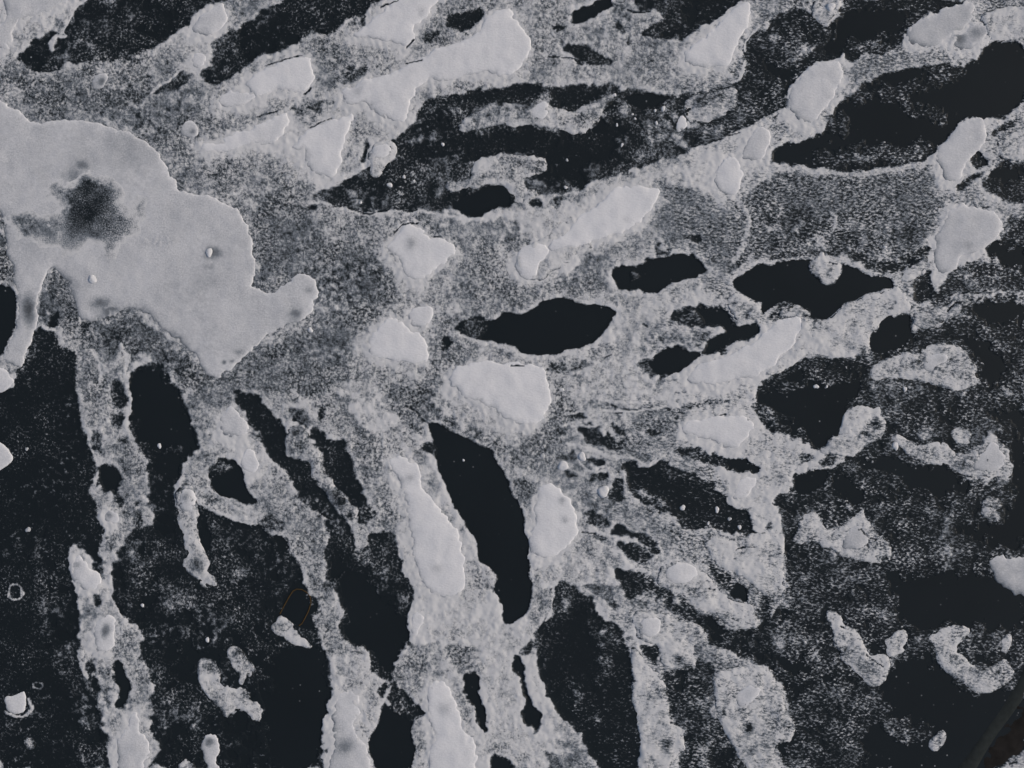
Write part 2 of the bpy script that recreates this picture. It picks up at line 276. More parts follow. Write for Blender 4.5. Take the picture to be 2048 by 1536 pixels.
2 2 .05 3: 870,650 960,650 1010,680 1080,660 1150,580 1250,620 1330,680 1450,730 1500,780 1590,780 1610,860 1700,900 1740,970 1820,1010 1900,1010 1900,1150 1940,1190 1940,1250 1870,1250 1830,1190 1750,1190 1650,1160 1530,1130 1400,1150 1330,1130 1280,1060 1250,1020 1180,1030 1100,960 1000,900 950,820 930,760
2 2 .2 5: 1110,600 1300,670 1500,790 1600,800 1590,860 1300,770 1080,680
2 2 .28 5: 940,820 1020,880 1180,1010 1300,1060 1360,1130 1420,1140 1280,1000 1100,860
2 2 .16 3: 1300,540 1380,510 1480,520 1700,580 1850,580 1980,640 1990,690 1900,700 1800,680 1710,690 1680,640 1500,600 1400,590
2 2 .02 4: 1700,580 1850,590 1980,650 1980,690 1800,670 1710,680
2 2 .25 3: 500,330 600,320 680,350 700,420 780,400 800,440 900,480 890,510 800,510 700,480 600,460 560,410
2 2 .22 4: 400,240 560,210 600,280 500,270 430,280
2 2 .2 4: 730,150 800,180 900,210 1040,210 1050,240 900,230 780,210
2 2 .25 3: 630,700 740,690 750,740 700,800 630,820
2 2 .25 3: 790,760 900,740 900,920 800,940 780,880 800,820
2 2 .27 3: 600,580 720,600 730,650 620,650
2 2 .27 3: 400,560 500,530 520,610 440,600
2 2 .25 3: 780,330 880,370 900,420 830,400
2 2 .27 3: 1050,370 1120,360 1200,420 1100,420
2 2 .2 3: 420,700 530,740 520,760 430,730
2 2 .25 4: 540,1010 620,990 670,1020 680,1090 660,1130 600,1110
2 2 .35 6: 640,1080 800,1090 780,1150 680,1150
2 2 .13 3: 840,1120 900,1130 950,1180 1060,1220 1120,1250 1180,1300 1160,1360 1100,1340 1000,1260 900,1200 780,1190
2 2 .2 4: 840,1260 960,1270 1080,1330 1120,1400 1080,1430 950,1380 850,1340
2 2 .25 4: 650,1190 760,1220 740,1250 680,1240
2 2 .22 4: 800,1470 900,1480 1000,1490 1110,1560 1130,1620 840,1600
2 2 .45 5: -20,750 100,740 180,800 150,880 100,1000 60,960 0,850
2 2 .38 5: 1310,200 1420,160 1560,140 1700,110 1860,90 1880,110 1560,170 1400,200
3 2 .28 5: 220,600 300,570 360,590 360,620 260,640
3 2 .28 4: 370,600 520,550 560,590 540,640 480,660 400,640
3 2 .12 4: 810,280 860,270 900,290 890,340 820,350
3 2 .1 5: 30,890 130,860 120,950 220,1020 140,1000 60,950
3 2 .3 3: 0,1110 40,1120 30,1160 -20,1160
3 2 .12 3: 150,1170 200,1160 200,1200 160,1220
3 2 .3 3: 210,1080 240,1080 240,1140 210,1140"""
THINGS = """# kind|col row|points|height mm|cover|label ; kinds: patch, lump
patch|0 0|-60,-60 620,-60 580,0 540,30 400,80 300,120 200,150 120,190 95,240 80,330 60,370 20,390 -60,390 -60,230 40,160 50,90 60,40|16|.84|smooth white snow patch cut off by the top left corner
patch|0 0|1790,40 1740,45 1680,80 1620,120 1570,180 1540,240 1560,270 1640,275 1720,270 1790,220 1830,170 1825,90|18|.9|small egg-shaped snow patch between the two dark channels at the top left
patch|0 0|1600,425 1560,450 1535,500 1550,540 1600,545 1650,500 1655,450|15|.92|tiny round snow patch just below the egg-shaped one at the top left
patch|0 0|840,590 780,600 745,640 735,700 760,720 800,715 850,670 880,620|14|.8|tiny greyish snow disc alone on speckled frost north of the biggest patch
patch|- -|435,200 450,187 470,182 500,186 512,192 500,202 480,208 450,215|12|.9|small bright snow streak under the left end of the bullet-shaped patch
patch|0 0|1490,960 1460,1000 1450,1060 1480,1090 1540,1100 1590,1080 1600,1030 1560,980|13|.84|small round snow disc beside the right shoulder of the biggest patch
patch|- -|-60,195 0,195 20,215 40,225 60,245 75,250 100,246 130,242 160,240 185,248 215,257 245,263 275,275 300,290 320,315 335,335 345,355 355,378 377,386 400,394 425,394 435,401 445,409 460,411 475,421 487,434 495,449 502,471 507,501 510,524 507,544 502,579 512,576 527,584 547,589 557,581 567,566 587,559 599,551 617,550 629,561 636,576 634,596 624,604 622,619 612,634 599,646 582,650 564,653 537,666 527,674 517,684 500,706 487,719 470,729 450,741 435,754 425,751 415,751 407,739 397,726 385,706 370,691 357,679 337,669 325,659 310,644 302,631 287,624 277,614 255,615 240,626 225,631 212,639 195,640 175,644 165,639 155,616 150,596 140,569 132,554 117,536 105,534 95,544 85,574 77,594 75,629 72,656 55,699 47,729 37,734 15,729 2,716 12,701 27,666 35,644 35,609 30,559 25,534 17,514 14,491 15,466 10,446 0,424 -60,424|20|.83|the biggest grey white snow patch, with a dark melted centre
patch|1 0|-50,640 0,590 100,540 200,500 300,460 400,450 440,480 460,560 455,640 430,700 390,745 340,740 250,715 190,715 100,745 0,780 -40,740|20|.98|bullet-shaped snow patch with a square right end, upper left of the photo
patch|1 0|1200,-60 1150,0 1080,40 980,120 900,190 870,240 780,280 830,290 900,300 960,310 1060,340 1120,350 1190,385 1230,360 1260,310 1270,240 1280,180 1340,150 1400,90 1440,30 1480,-60|20|.98|wedge-shaped snow patch cut by the top edge left of the small dark oval pool
patch|- -|1010,20 1024,20 1032,45 1050,60 1064,85 1058,105 1040,130 1025,142 1002,150 987,145 957,147 922,155 902,162 874,160 849,162 837,170 832,187 822,200 818,217 816,230 807,242 782,237 757,225 742,212 732,202 712,205 694,210 684,200 687,180 702,172 724,162 742,157 749,160 787,147 812,135 849,120 869,100 887,95 924,85 962,67 967,50 977,37 992,27|22|.97|long winding snow patch with a bulbous right end near the top centre
patch|1 0|300,1160 370,1090 450,1030 550,980 650,950 720,930 790,900 760,980 720,1070 700,1150 680,1230 690,1300 650,1370 600,1430 530,1400 450,1360 390,1310 400,1250 420,1180 350,1190 310,1190|20|.98|fin-shaped snow patch hanging below the long winding one
patch|- -|512,255 537,243 557,231 575,226 580,240 576,262 565,276 553,288 535,290 512,287 490,290 465,299 440,304 418,303 400,292 410,284 430,292 455,284 440,276 465,268 490,262|16|.95|tapering snow patch with a thin curved tail, left of the fin-shaped one
patch|1 0|950,1170 1010,1155 1060,1160 1090,1200 1080,1230 1020,1265 960,1260 930,1220|15|.94|small round snow button on a frosty knob beside the wide dark channel
patch|2 0|150,890 200,840 290,820 300,880 280,930 240,970 190,970 150,940|14|.95|small white snow cap on the long frosty island in the upper dark channel
patch|2 0|1900,20 1910,80 1890,180 1860,250 1830,300 1800,360 1780,430 1740,490 1690,540 1600,560 1500,545 1430,510 1370,460 1400,410 1470,360 1540,320 1580,260 1640,200 1720,110 1790,45 1850,30|20|.98|large tooth-shaped snow patch leaning right at the top, right of centre
patch|2 0|1360,910 1320,980 1315,1030 1350,1050 1390,1010 1400,960|14|.97|small white egg of snow at the lower tip of the speckled tongue
patch|- -|1499,275 1487,300 1484,312 1490,318 1508,320 1522,315 1534,298 1541,280 1538,262 1528,255 1512,258|16|.88|small snow patch just below the upright boat-shaped one, upper of two
patch|- -|1449,312 1437,335 1428,350 1432,365 1438,380 1455,390 1472,388 1480,372 1484,350 1480,328 1475,316|17|.95|small oblong snow patch at the left edge of the speckled grey plain
patch|3 0|540,500 575,490 590,600 560,690 500,770 450,850 420,900 400,960 350,990 260,980 220,950 200,910 150,890 160,800 180,700 240,620 290,560 360,510 450,490|20|.88|upright boat-shaped snow patch with a pointed top between two dark channels
patch|3 0|1640,30 1640,120 1620,160 1560,210 1500,250 1450,290 1370,340 1300,370 1200,370 1130,340 1100,290 1140,230 1200,180 1290,150 1400,90 1500,40 1570,20|17|.81|spindle-shaped snow patch in the top right corner area
patch|3 0|1600,220 1700,200 1750,230 1750,290 1690,350 1620,390 1560,400 1500,380 1460,340 1500,270 1560,290|9|.84|rounded grey snow mound touching the lower side of the spindle-shaped patch
patch|3 0|1740,940 1740,1040 1720,1150 1680,1210 1620,1270 1570,1340 1540,1430 1480,1450 1400,1440 1380,1360 1350,1290 1340,1220 1400,1150 1470,1080 1530,1000 1590,960 1660,935|18|.85|slanted snow patch at the right end of the big upper right dark pool
patch|1 1|1220,255 1280,270 1330,310 1370,340 1400,365 1480,375 1550,400 1600,440 1620,480 1560,510 1500,560 1440,610 1390,650 1330,700 1280,690 1220,660 1190,640 1170,600 1150,550 1110,500 1060,460 1040,420 1090,370 1150,310 1190,270|18|.98|diamond-shaped snow patch with one faint grey spot near the centre
patch|1 1|1270,930 1390,915 1420,960 1410,1010 1370,1070 1320,1085 1240,1060 1220,1000 1240,950|14|.95|small square snow patch touching the top of the thumb-shaped one
patch|1 1|1060,1020 1160,1025 1190,1060 1230,1110 1320,1160 1370,1230 1400,1310 1350,1365 1200,1360 1110,1355 1000,1340 930,1310 900,1260 900,1180 930,1120 990,1060|20|1.0|thumb-shaped snow patch left of the central dark pool
patch|- -|899,751 922,734 949,724 975,723 1002,728 1025,728 1050,730 1075,733 1090,748 1099,775 1102,800 1097,822 1082,840 1059,850 1032,849 1012,838 987,820 952,798 917,785 902,775|22|1.0|bright kidney-shaped snow patch in the middle of the photo
patch|2 1|1170,0 1160,60 1120,130 1050,230 960,290 850,330 760,370 650,400 540,420 420,450 330,470 290,440 360,370 480,290 520,220 600,170 700,80 760,10 850,-35 980,-50 1100,-40|18|.99|large slanting oval snow patch above the two central dark pools
patch|2 1|180,410 300,440 280,510 230,590 180,680 110,700 70,660 30,610 20,540 60,480 120,430|15|.97|small snow patch below the left tip of the large slanting oval
patch|- -|1374,765 1380,750 1395,735 1415,725 1440,718 1470,705 1495,690 1520,676 1540,655 1560,640 1590,632 1601,640 1598,660 1588,680 1578,697 1560,718 1540,735 1515,748 1480,758 1440,766 1405,770|18|.95|long tapering snow patch pointing down to the left, right of centre
patch|3 1|1450,120 1600,110 1720,150 1830,170 1870,230 1860,320 1830,390 1750,430 1620,490 1540,530 1520,580 1460,620 1380,650 1340,600 1320,500 1350,420 1340,360 1400,290 1420,200|18|.84|broad axe-shaped snow patch near the right edge
patch|0 2|-60,460 0,470 40,490 70,540 100,590 90,630 40,670 0,700 -60,710|18|.93|half-round snow patch on the left edge beside the black water
patch|- -|-60,732 5,736 15,745 25,760 24,770 12,778 0,783 -60,790|17|.92|small snow patch on the left edge under the arm of the biggest patch
patch|0 2|1440,860 1500,830 1560,870 1570,920 1560,980 1530,1010 1450,1010 1430,950|14|.92|small blocky snow cap on top of the narrow hanging frost strip
patch|0 2|1830,200 1860,180 1900,240 1950,290 1990,370 1950,430 1850,420 1790,400 1760,330 1770,270|12|.88|rough triangular snow cap at the top of the diagonal frost strip
patch|- -|500,895 512,905 520,925 516,942 500,948 488,942 481,925 487,908|15|.94|small teardrop snow patch right of the little enclosed pool at lower left
patch|0 2|840,1040 880,1005 940,1030 960,1080 940,1110 880,1110 840,1090|12|.9|small snow knob where the left frost strip narrows
patch|- -|144,1150 146,1130 152,1115 160,1110 172,1125 188,1140 200,1150 204,1165 188,1180 170,1178 150,1165|15|.94|pointed snow patch topping the lower left frost strip
patch|0 3|870,300 930,340 930,400 910,480 910,560 880,610 800,610 760,570 750,480 760,420 800,340|16|.93|upright loaf-shaped snow patch with a grey dimple, lower left
patch|0 3|1070,1080 1110,1080 1120,1140 1110,1220 1170,1300 1200,1390 1180,1460 1130,1540 1120,1620 970,1620 960,1540 940,1440 930,1350 960,1290 1030,1230 1050,1150|17|.88|bottle-shaped snow patch cut by the bottom edge at lower left
patch|0 3|40,1000 60,970 110,970 180,920 200,960 200,1030 190,1080 130,1110 70,1100 50,1050|14|.9|ragged snow clump alone on black water in the bottom left corner
patch|0 3|1620,1290 1700,1270 1760,1320 1750,1400 1710,1470 1760,1530 1800,1620 1680,1620 1660,1500 1610,1400|14|.87|knobbly snow patch with a ring hollow, cut by the bottom edge
patch|- -|779,928 782,915 800,912 822,920 834,935 840,948 834,963 850,988 872,1010 894,1033 902,1050 917,1068 922,1093 927,1118 928,1152 927,1167 917,1187 902,1193 882,1189 862,1182 850,1172 842,1152 837,1138 829,1113 824,1080 817,1043 812,998 807,980 797,960 787,940|20|.99|long club-shaped snow patch left of the tall dark pool
patch|1 3|1280,270 1330,310 1350,370 1310,420 1280,480 1240,450 1240,340|12|.95|small snow patch on the bank under the long club-shaped one
patch|1 3|1400,860 1460,830 1530,850 1570,930 1590,1030 1640,1110 1640,1200 1700,1290 1750,1370 1760,1440 1780,1620 1370,1620 1380,1430 1420,1300 1410,1200 1380,1100 1380,980|18|.98|bright pillar-shaped snow patch running off the bottom edge near the centre
patch|1 3|660,950 740,930 820,950 815,1040 790,1130 760,1200 800,1270 870,1330 890,1420 910,1620 600,1620 620,1400 620,1200 630,1030|10|.86|dull grey snow patch at the bottom edge left of the small bottom pool
patch|2 2|250,800 330,800 420,850 460,920 480,1000 530,1060 540,1150 500,1210 430,1290 370,1370 300,1385 220,1370 160,1350 140,1290 160,1180 180,1080 190,950 220,860|20|.99|bell-shaped snow patch right of the tall dark pool
patch|2 2|1350,360 1420,300 1520,265 1650,250 1800,255 1900,290 1960,340 1900,400 1850,460 1780,510 1720,490 1620,450 1500,430 1400,410|17|.96|fish-shaped snow patch left of the dark triangular pool
patch|2 2|1830,760 1900,740 1960,760 1920,840 1870,900 1790,920 1760,880 1790,820|9|.93|small leaning snow patch right of the pool dotted with white clumps
patch|- -|1330,1150 1338,1130 1358,1123 1380,1128 1395,1140 1392,1152 1375,1165 1355,1170 1340,1163|13|.94|rounded snow head at the upper left end of the slanting frost slab
patch|3 2|600,1260 620,1200 680,1150 740,1140 790,1200 800,1260 740,1310 650,1330 600,1320|12|.80|grey white snow mound on the spiked frost island at right
patch|3 2|1740,510 1800,440 1860,520 1920,600 1850,680 1750,720 1650,690 1620,640 1680,580|10|.82|fuzzy grey snow mound at the right end of the thin frost ridge
patch|3 1|1240,1370 1290,1310 1380,1290 1440,1310 1420,1360 1340,1400 1300,1450 1250,1430|11|.87|small snow mound on the rounded frost island at the right edge
patch|- -|1975,1125 1998,1108 2018,1120 2120,1100 2120,1190 2033,1190 2010,1178 1992,1160|14|.80|dim grey snow patch cut by the right edge, lower half
patch|2 3|1030,350 1110,310 1180,340 1200,390 1170,460 1100,495 1040,470 1010,400|12|.93|pentagonal snow mound on the frost slab right of the lower pool
patch|2 3|1900,870 2000,880 1960,950 1900,1010 1840,1060 1790,1020 1790,930|12|.9|wedge-shaped snow mound in the large frost mass at lower right
lump|1 0|1000,1120 1100,1140 1130,1220 1080,1280 1030,1340 1000,1410 940,1420 910,1390 915,1330 890,1290 920,1200|6|.72|frosty knob jutting into the wide dark channel under a snow button
lump|- -|915,258 925,245 935,235 960,225 975,212 990,207 1010,212 1040,212 1070,208 1088,203 1100,212 1130,222 1150,224 1170,212 1190,203 1210,192 1228,188 1232,200 1215,210 1205,222 1205,240 1190,250 1175,262 1160,268 1130,262 1100,255 1060,252 1024,252 985,250 955,257 930,262|6|.7|long frosty island lying in the upper dark channel
lump|- -|957,315 985,310 1010,306 1040,312 1060,313 1090,315 1095,330 1088,345 1065,350 1050,362 1055,378 1080,386 1060,402 1042,408 1025,405 1020,380 1005,370 975,368 950,375 925,380 900,384 890,378 895,365 930,362 945,345|6|.72|hooked frosty island above the small dark pool at upper centre
lump|2 0|1800,700 1800,850 1750,900 1650,950 1550,960 1420,990 1390,940 1370,870 1400,810 1450,770 1600,720|5|.58|speckled frost tongue with a white egg of snow at its tip
lump|3 0|370,30 400,-60 560,-60 580,40 540,100 480,160 430,190 390,160 350,110|7|.76|frosty clump cut by the top edge between two black areas at right
lump|3 0|1820,1150 1880,1100 1960,1050 2100,990 2100,1290 1930,1290 1850,1270|6|.7|cloudy frost slab on the right edge beside the slanted snow patch
lump|3 1|340,540 400,520 430,480 450,530 560,560 590,600 560,680 520,740 450,740 400,690 340,640 320,590|8|.8|rounded frost clump hanging into the right-hand dark pool
lump|3 1|1100,600 1160,540 1220,510 1280,520 1250,600 1180,690 1120,720 1060,700|8|.78|small slanting frost clump left of the axe-shaped snow patch
lump|3 1|820,1400 900,1350 1020,1310 1100,1280 1200,1300 1230,1250 1330,1220 1450,1215 1540,1260 1620,1330 1660,1430 1700,1480 1690,1530 1560,1570 1480,1600 1380,1560 1280,1520 1150,1500 1050,1480 950,1470 860,1510 820,1480|7|.74|rounded frost island at the right with a small mound on top
lump|- -|1601,640 1625,642 1640,645 1660,640 1672,622 1682,610 1710,600 1745,588 1770,577 1790,575 1808,585 1820,605 1822,620 1800,625 1780,628 1760,640 1755,660 1735,665 1740,700 1725,708 1695,715 1650,712 1620,708 1600,715 1590,728 1560,745 1525,750 1560,722 1582,697 1600,662|7|.9|broad frosty tongue between two dark pools, joined to the long tapering snow patch
lump|3 1|1170,960 1300,960 1420,900 1550,820 1700,780 1740,830 1600,900 1490,1000 1370,1040 1320,1090 1230,1090 1160,1040|5|.6|streaky frost wedge below the axe-shaped snow patch
lump|3 2|590,260 620,240 690,180 760,150 830,200 880,180 900,240 930,300 940,380 900,430 830,470 780,500 720,560 660,590 560,560 430,560 400,520 520,460 580,380|7|.76|upright frost tongue with a dark hole, right of the triangular pool
lump|3 2|940,390 1060,410 1130,470 1260,490 1340,460 1420,480 1480,540 1600,550 1620,500 1720,480 1800,400 1850,460 1930,520 1940,600 1970,650 1960,720 1850,760 1700,740 1620,750 1540,700 1420,660 1310,640 1180,590 1110,560 1060,490 960,430|6|.66|thin frost ridge widening into a fuzzy head toward the right edge
lump|3 2|1470,370 1560,340 1620,370 1610,440 1600,480 1520,480 1470,420|6|.68|small frost clump above the fuzzy head of the thin ridge
lump|3 2|1720,930 1800,900 1850,930 1880,980 1800,1030 1770,1070 1710,1050 1710,970|7|.68|lone angular frost clump near the right edge below the fuzzy head
lump|3 2|250,1070 350,1010 390,1040 440,1120 470,1150 560,1140 640,1110 700,1060 770,980 780,1080 830,1130 880,1190 930,1240 980,1290 990,1370 960,1430 880,1440 760,1420 700,1400 600,1390 530,1340 460,1290 380,1260 260,1290 200,1250 200,1200 260,1170|7|.76|spiked frost island at right with a long tail to the left
lump|- -|1405,1085 1430,1070 1470,1080 1510,1070 1565,1058 1570,1110 1565,1150 1576,1180 1540,1190 1510,1175 1480,1150 1440,1135 1420,1110|8|.84|blocky white frost slab below the pool dotted with white clumps
lump|- -|1310,1155 1330,1128 1370,1118 1395,1138 1420,1152 1440,1180 1470,1200 1500,1205 1515,1225 1518,1250 1500,1260 1470,1258 1440,1235 1420,1225 1390,1210 1370,1190 1340,1180 1320,1175|8|.8|slanting frost slab with a rounded snow head at lower right
lump|2 3|960,300 1100,280 1200,290 1330,340 1480,380 1550,440 1530,530 1430,560 1480,650 1500,750 1370,775 1290,750 1210,700 1180,600 1190,540 1010,500 980,400|8|.78|humped frost slab carrying the pentagonal mound, with a ring at its foot
lump|2 3|960,560 1050,650 1100,750 1170,780 1210,870 1250,980 1250,1080 1280,1150 1360,1210 1380,1290 1370,1400 1320,1470 1260,1500 1250,1620 1010,1620 1030,1420 1040,1330 1000,1200 990,1080 950,980 970,870 960,650|8|.8|long upright frost bar along the right bank of the lower pool
lump|- -|1425,1350 1450,1340 1480,1335 1500,1340 1540,1335 1560,1370 1570,1420 1590,1450 1585,1480 1560,1490 1545,1500 1570,1545 1500,1545 1470,1500 1455,1470 1440,1440 1430,1400|8|.78|large frost mass at lower right around the wedge-shaped mound
lump|3 3|470,290 520,270 590,340 600,390 700,440 750,500 780,590 830,640 900,620 940,620 960,650 970,750 940,830 880,890 820,890 740,830 680,750 600,670 600,620 550,570 510,450|8|.76|arrowhead frost island pointing down at the lower right
lump|3 3|930,520 1000,490 1030,440 1090,430 1120,500 1100,590 1050,630 980,640 940,600 960,560|7|.76|small oval frost clump touching the right arm of the arrowhead island
lump|3 3|1285,500 1330,460 1430,420 1500,395 1600,400 1610,450 1560,490 1530,560 1510,600 1550,660 1620,710 1700,760 1760,750 1830,700 1900,640 1960,700 1960,780 1900,850 1820,920 1780,940 1680,930 1560,850 1450,790 1370,720 1350,620 1330,560|8|.72|hook-shaped frost island beside the sunken log in the lower right corner
lump|3 3|1870,520 1930,460 1950,500 1930,570 1890,630 1860,590|6|.72|dim little frost clump above the open end of the hook-shaped island
lump|3 3|1290,1330 1340,1270 1410,1230 1420,1300 1390,1350 1340,1400 1290,1370|6|.62|lone frost clump on black water near the bottom right corner
lump|0 2|1440,820 1500,780 1560,810 1575,900 1580,1020 1580,1180 1600,1300 1640,1360 1680,1430 1670,1500 1730,1570 1730,1620 1680,1590 1640,1640 1600,1620 1600,1570 1500,1500 1450,1430 1500,1370 1480,1300 1470,1200 1420,1140 1420,1000 1400,900|7|.7|narrow hanging frost strip left of the enclosed pool at lower left
lump|0 3|1600,670 1680,655 1740,700 1760,780 1800,850 1870,890 1950,880 2000,950 2010,1010 2080,1030 2100,1100 2040,1180 1980,1090 1930,1080 1850,1090 1810,1130 1760,1050 1700,1000 1640,930 1600,860 1590,760|7|.72|crooked frost island lying diagonally near the bottom, left half
lump|0 3|1830,570 1890,560 1940,600 1980,660 2040,740 2030,800 1960,800 1930,870 1920,790 1880,740 1830,640|6|.72|small comma-shaped frost clump right of the crooked island
lump|1 3|190,320 240,340 290,370 330,420 360,480 420,530 450,570 380,560 320,550 260,520 200,470 150,440 120,410 150,380|8|.82|white frost spur pointing left from the diagonal strip, beside the sunken leaf
lump|0 3|1420,1500 1500,1460 1560,1510 1590,1620 1420,1620|6|.65|small frost clump cut by the bottom edge left of the ring-hollowed patch
lump|0 3|200,1280 230,1240 270,1310 280,1370 240,1390 200,1350|4|.5|faint oval frost smudge below the bottom left snow clump
lump|1 2|240,440 260,380 300,310 370,350 430,400 470,480 520,580 530,640 530,690 600,740 640,820 700,860 740,940 760,970 820,980 830,1040 790,1080 730,1080 660,1050 620,980 560,880 510,790 460,740 440,680 400,630 290,610 250,590 230,520|5|.64|paddle-shaped frost strip between the two slanting pools, lower left of centre
lump|2 1|1720,880 1760,820 1850,830 1920,860 1980,880 2000,960 2010,1030 1900,1055 1820,1040 1760,970|7|.8|oval frost knob between the two right-hand dark pools
lump|3 1|140,920 200,900 260,920 300,960 340,990 260,1000 200,990 100,1000 80,970|5|.52|thin grey frost fringe over the top of the long tapering snow patch
lump|- -|1030,520 1050,495 1090,475 1110,455 1150,440 1190,490 1170,512 1140,520 1100,545 1080,560 1050,560|6|.9|knobbly white frost bridge from the large slanting oval to the small patch below it
lump|- -|1960,35 2000,15 2060,5 2110,10 2110,85 2040,80 2000,88 1972,70|6|.72|cloudy frost band running from the spindle-shaped snow patch to the right edge"""
LINES = """# rims (white, polyline) : col row width cover
0 1 5 .85: 730,1260 790,1350 810,1440 810,1540
0 1 7 .9: 980,1220 1010,1350 1010,1450 1030,1560 1050,1620 1040,1740 1010,1840
0 3 4 .85: 885,-100 880,100 880,180 950,280 1000,380
2 3 4 .85: 320,80 325,200 300,290 280,350
2 0 4 .9: 1960,220 1880,320 1870,400
2 0 5 .9: 1860,480 1840,570 1810,640 1750,670
3 1 5 .68: 0,575 80,550 200,525 330,525
3 1 6 .65: 540,525 650,540 740,590 800,650 900,645 980,680 1030,750
0 0 4 .85: 1200,750 1270,680 1360,640 1400,600 1480,570
0 0 4 .85: 690,0 600,70 570,150 500,220 500,270 530,300 440,290
3 2 5 .85: 200,700 330,670 480,680 600,620
0 0 7 .9: 440,290 410,340 420,390
1 0 5 .85: 700,1420 800,1390 900,1330
1 0 5 .85: 1090,1110 1190,1030 1215,1000
2 2 6 .85: 440,480 600,500 760,560 860,590
0 2 5 .85: 1580,940 1750,1030 1900,1095 2040,1125
0 2 5 .8: 1720,860 1770,910 1860,920 1960,970
2 2 5 .85: 560,1170 700,1180 860,1230 1000,1260
2 2 5 .9: 1020,660 1100,650 1150,590
3 0 5 .9: 590,440 585,500
0 2 5 .85: 780,660 880,610 900,570
0 3 6 .85: 630,640 680,760 700,810
0 3 5 .8: 830,170 825,260 780,290
0 0 7 .85: 1640,1100 1680,1190 1780,1170 1950,1110
1 3 5 .85: 1070,1020 1030,970 1080,900
- - 7 .8: 1510,368 1545,342 1600,340 1660,345 1700,352 1760,345 1830,328 1870,322
- - 9 .8: 1470,380 1480,410 1500,440 1490,480 1470,520
- - 5 .8: 1660,425 1675,440 1668,460
- - 5 .8: 1385,300 1430,285 1470,270 1500,255 1530,235 1560,222
- - 5 .85: 640,404 690,420 740,430 800,420 870,428 935,436
- - 6 .82: 918,668 980,690 1040,710 1110,715 1170,695
- - 6 .82: 1218,575 1260,590 1310,595 1340,575 1390,560
- - 5 .8: 1470,545 1500,530 1530,518
- - 3.5 .72: 16,1183 20,1173 30,1169 41,1174 45,1184 40,1195 30,1200 20,1196 16,1183
- - 3 .55: 66,1366 74,1360 82,1366 82,1376 74,1380 66,1374 66,1366
- - 5 .8: 10,1424 40,1436 60,1425 66,1410 56,1398
- - 6 .85: 1140,780 1200,800 1270,810 1320,800 1380,785 1450,780 1520,770
- - 5 .8: 1130,830 1180,820 1260,830 1340,812 1400,800 1480,795
- - 5 .8: 1130,885 1170,900 1240,915 1300,930 1330,912
- - 4 .8: 1150,905 1165,935 1185,945 1210,942
- - 4 .8: 1118,850 1150,845 1180,858 1200,850"""
CRACKS = """1 0 2.2: 80,530 250,465 370,450
1 0 3: 1200,385 1260,320
1 0 2.5: 490,240 560,270 640,260
1 0 3: 390,750 440,700
1 0 2: 0,935 100,910 160,895
1 0 2: 430,1020 600,960
2 0 2: 280,455 400,465 480,470 560,520
2 0 2.4: 920,75 1000,95 1110,100
1 0 2: 1000,60 1140,10
1 0 2: 1210,510 1330,490
1 1 2: 1100,330 1150,290 1200,250 1300,255
1 1 2.2: 1430,360 1480,365
1 2 2.4: 1200,175 1300,240 1380,310 1440,400
1 2 2: 300,280 420,350
1 2 2: 450,1000 600,1090
2 2 2: 560,1180 640,1190 720,1210
2 1 2: 0,1390 90,1390
2 1 2: 750,1325 800,1300
2 1 2.2: 1050,1060 1080,1075
2 2 2.4: 830,240 880,245
2 2 2: 1660,240 1710,230
2 2 2: 1790,1325 1860,1305 1950,1305
3 2 2: 30,950 130,990 220,1030
3 2 2.2: 740,1160 800,1230 870,1250
3 1 3: 1560,810 1700,800
3 1 3: 1430,950 1510,880
3 1 3: 1130,600 1150,570 1220,530
3 1 2.4: 480,570 550,575
3 1 2.2: 1720,130 1750,125
1 1 2: 610,120 690,110
1 1 2: 740,130 880,180 950,165 1060,140
1 1 2: 1120,130 1200,155 1290,150
0 0 2: 540,490 650,500 730,470
0 0 2: 800,475 830,460 890,490
0 0 2: 210,550 290,575 400,570 480,560
0 0 2.4: 1650,645 1700,670 1760,650
3 3 2: 580,400 640,430
3 3 2.2: 780,620 830,670 920,720
2 3 3: 1570,105 1620,110
2 3 2: 1260,1155 1330,1190
2 0 2: 1600,1130 1690,1110
2 0 2: 1740,1085 1820,1070
1 3 2: 1280,1145 1350,1110"""
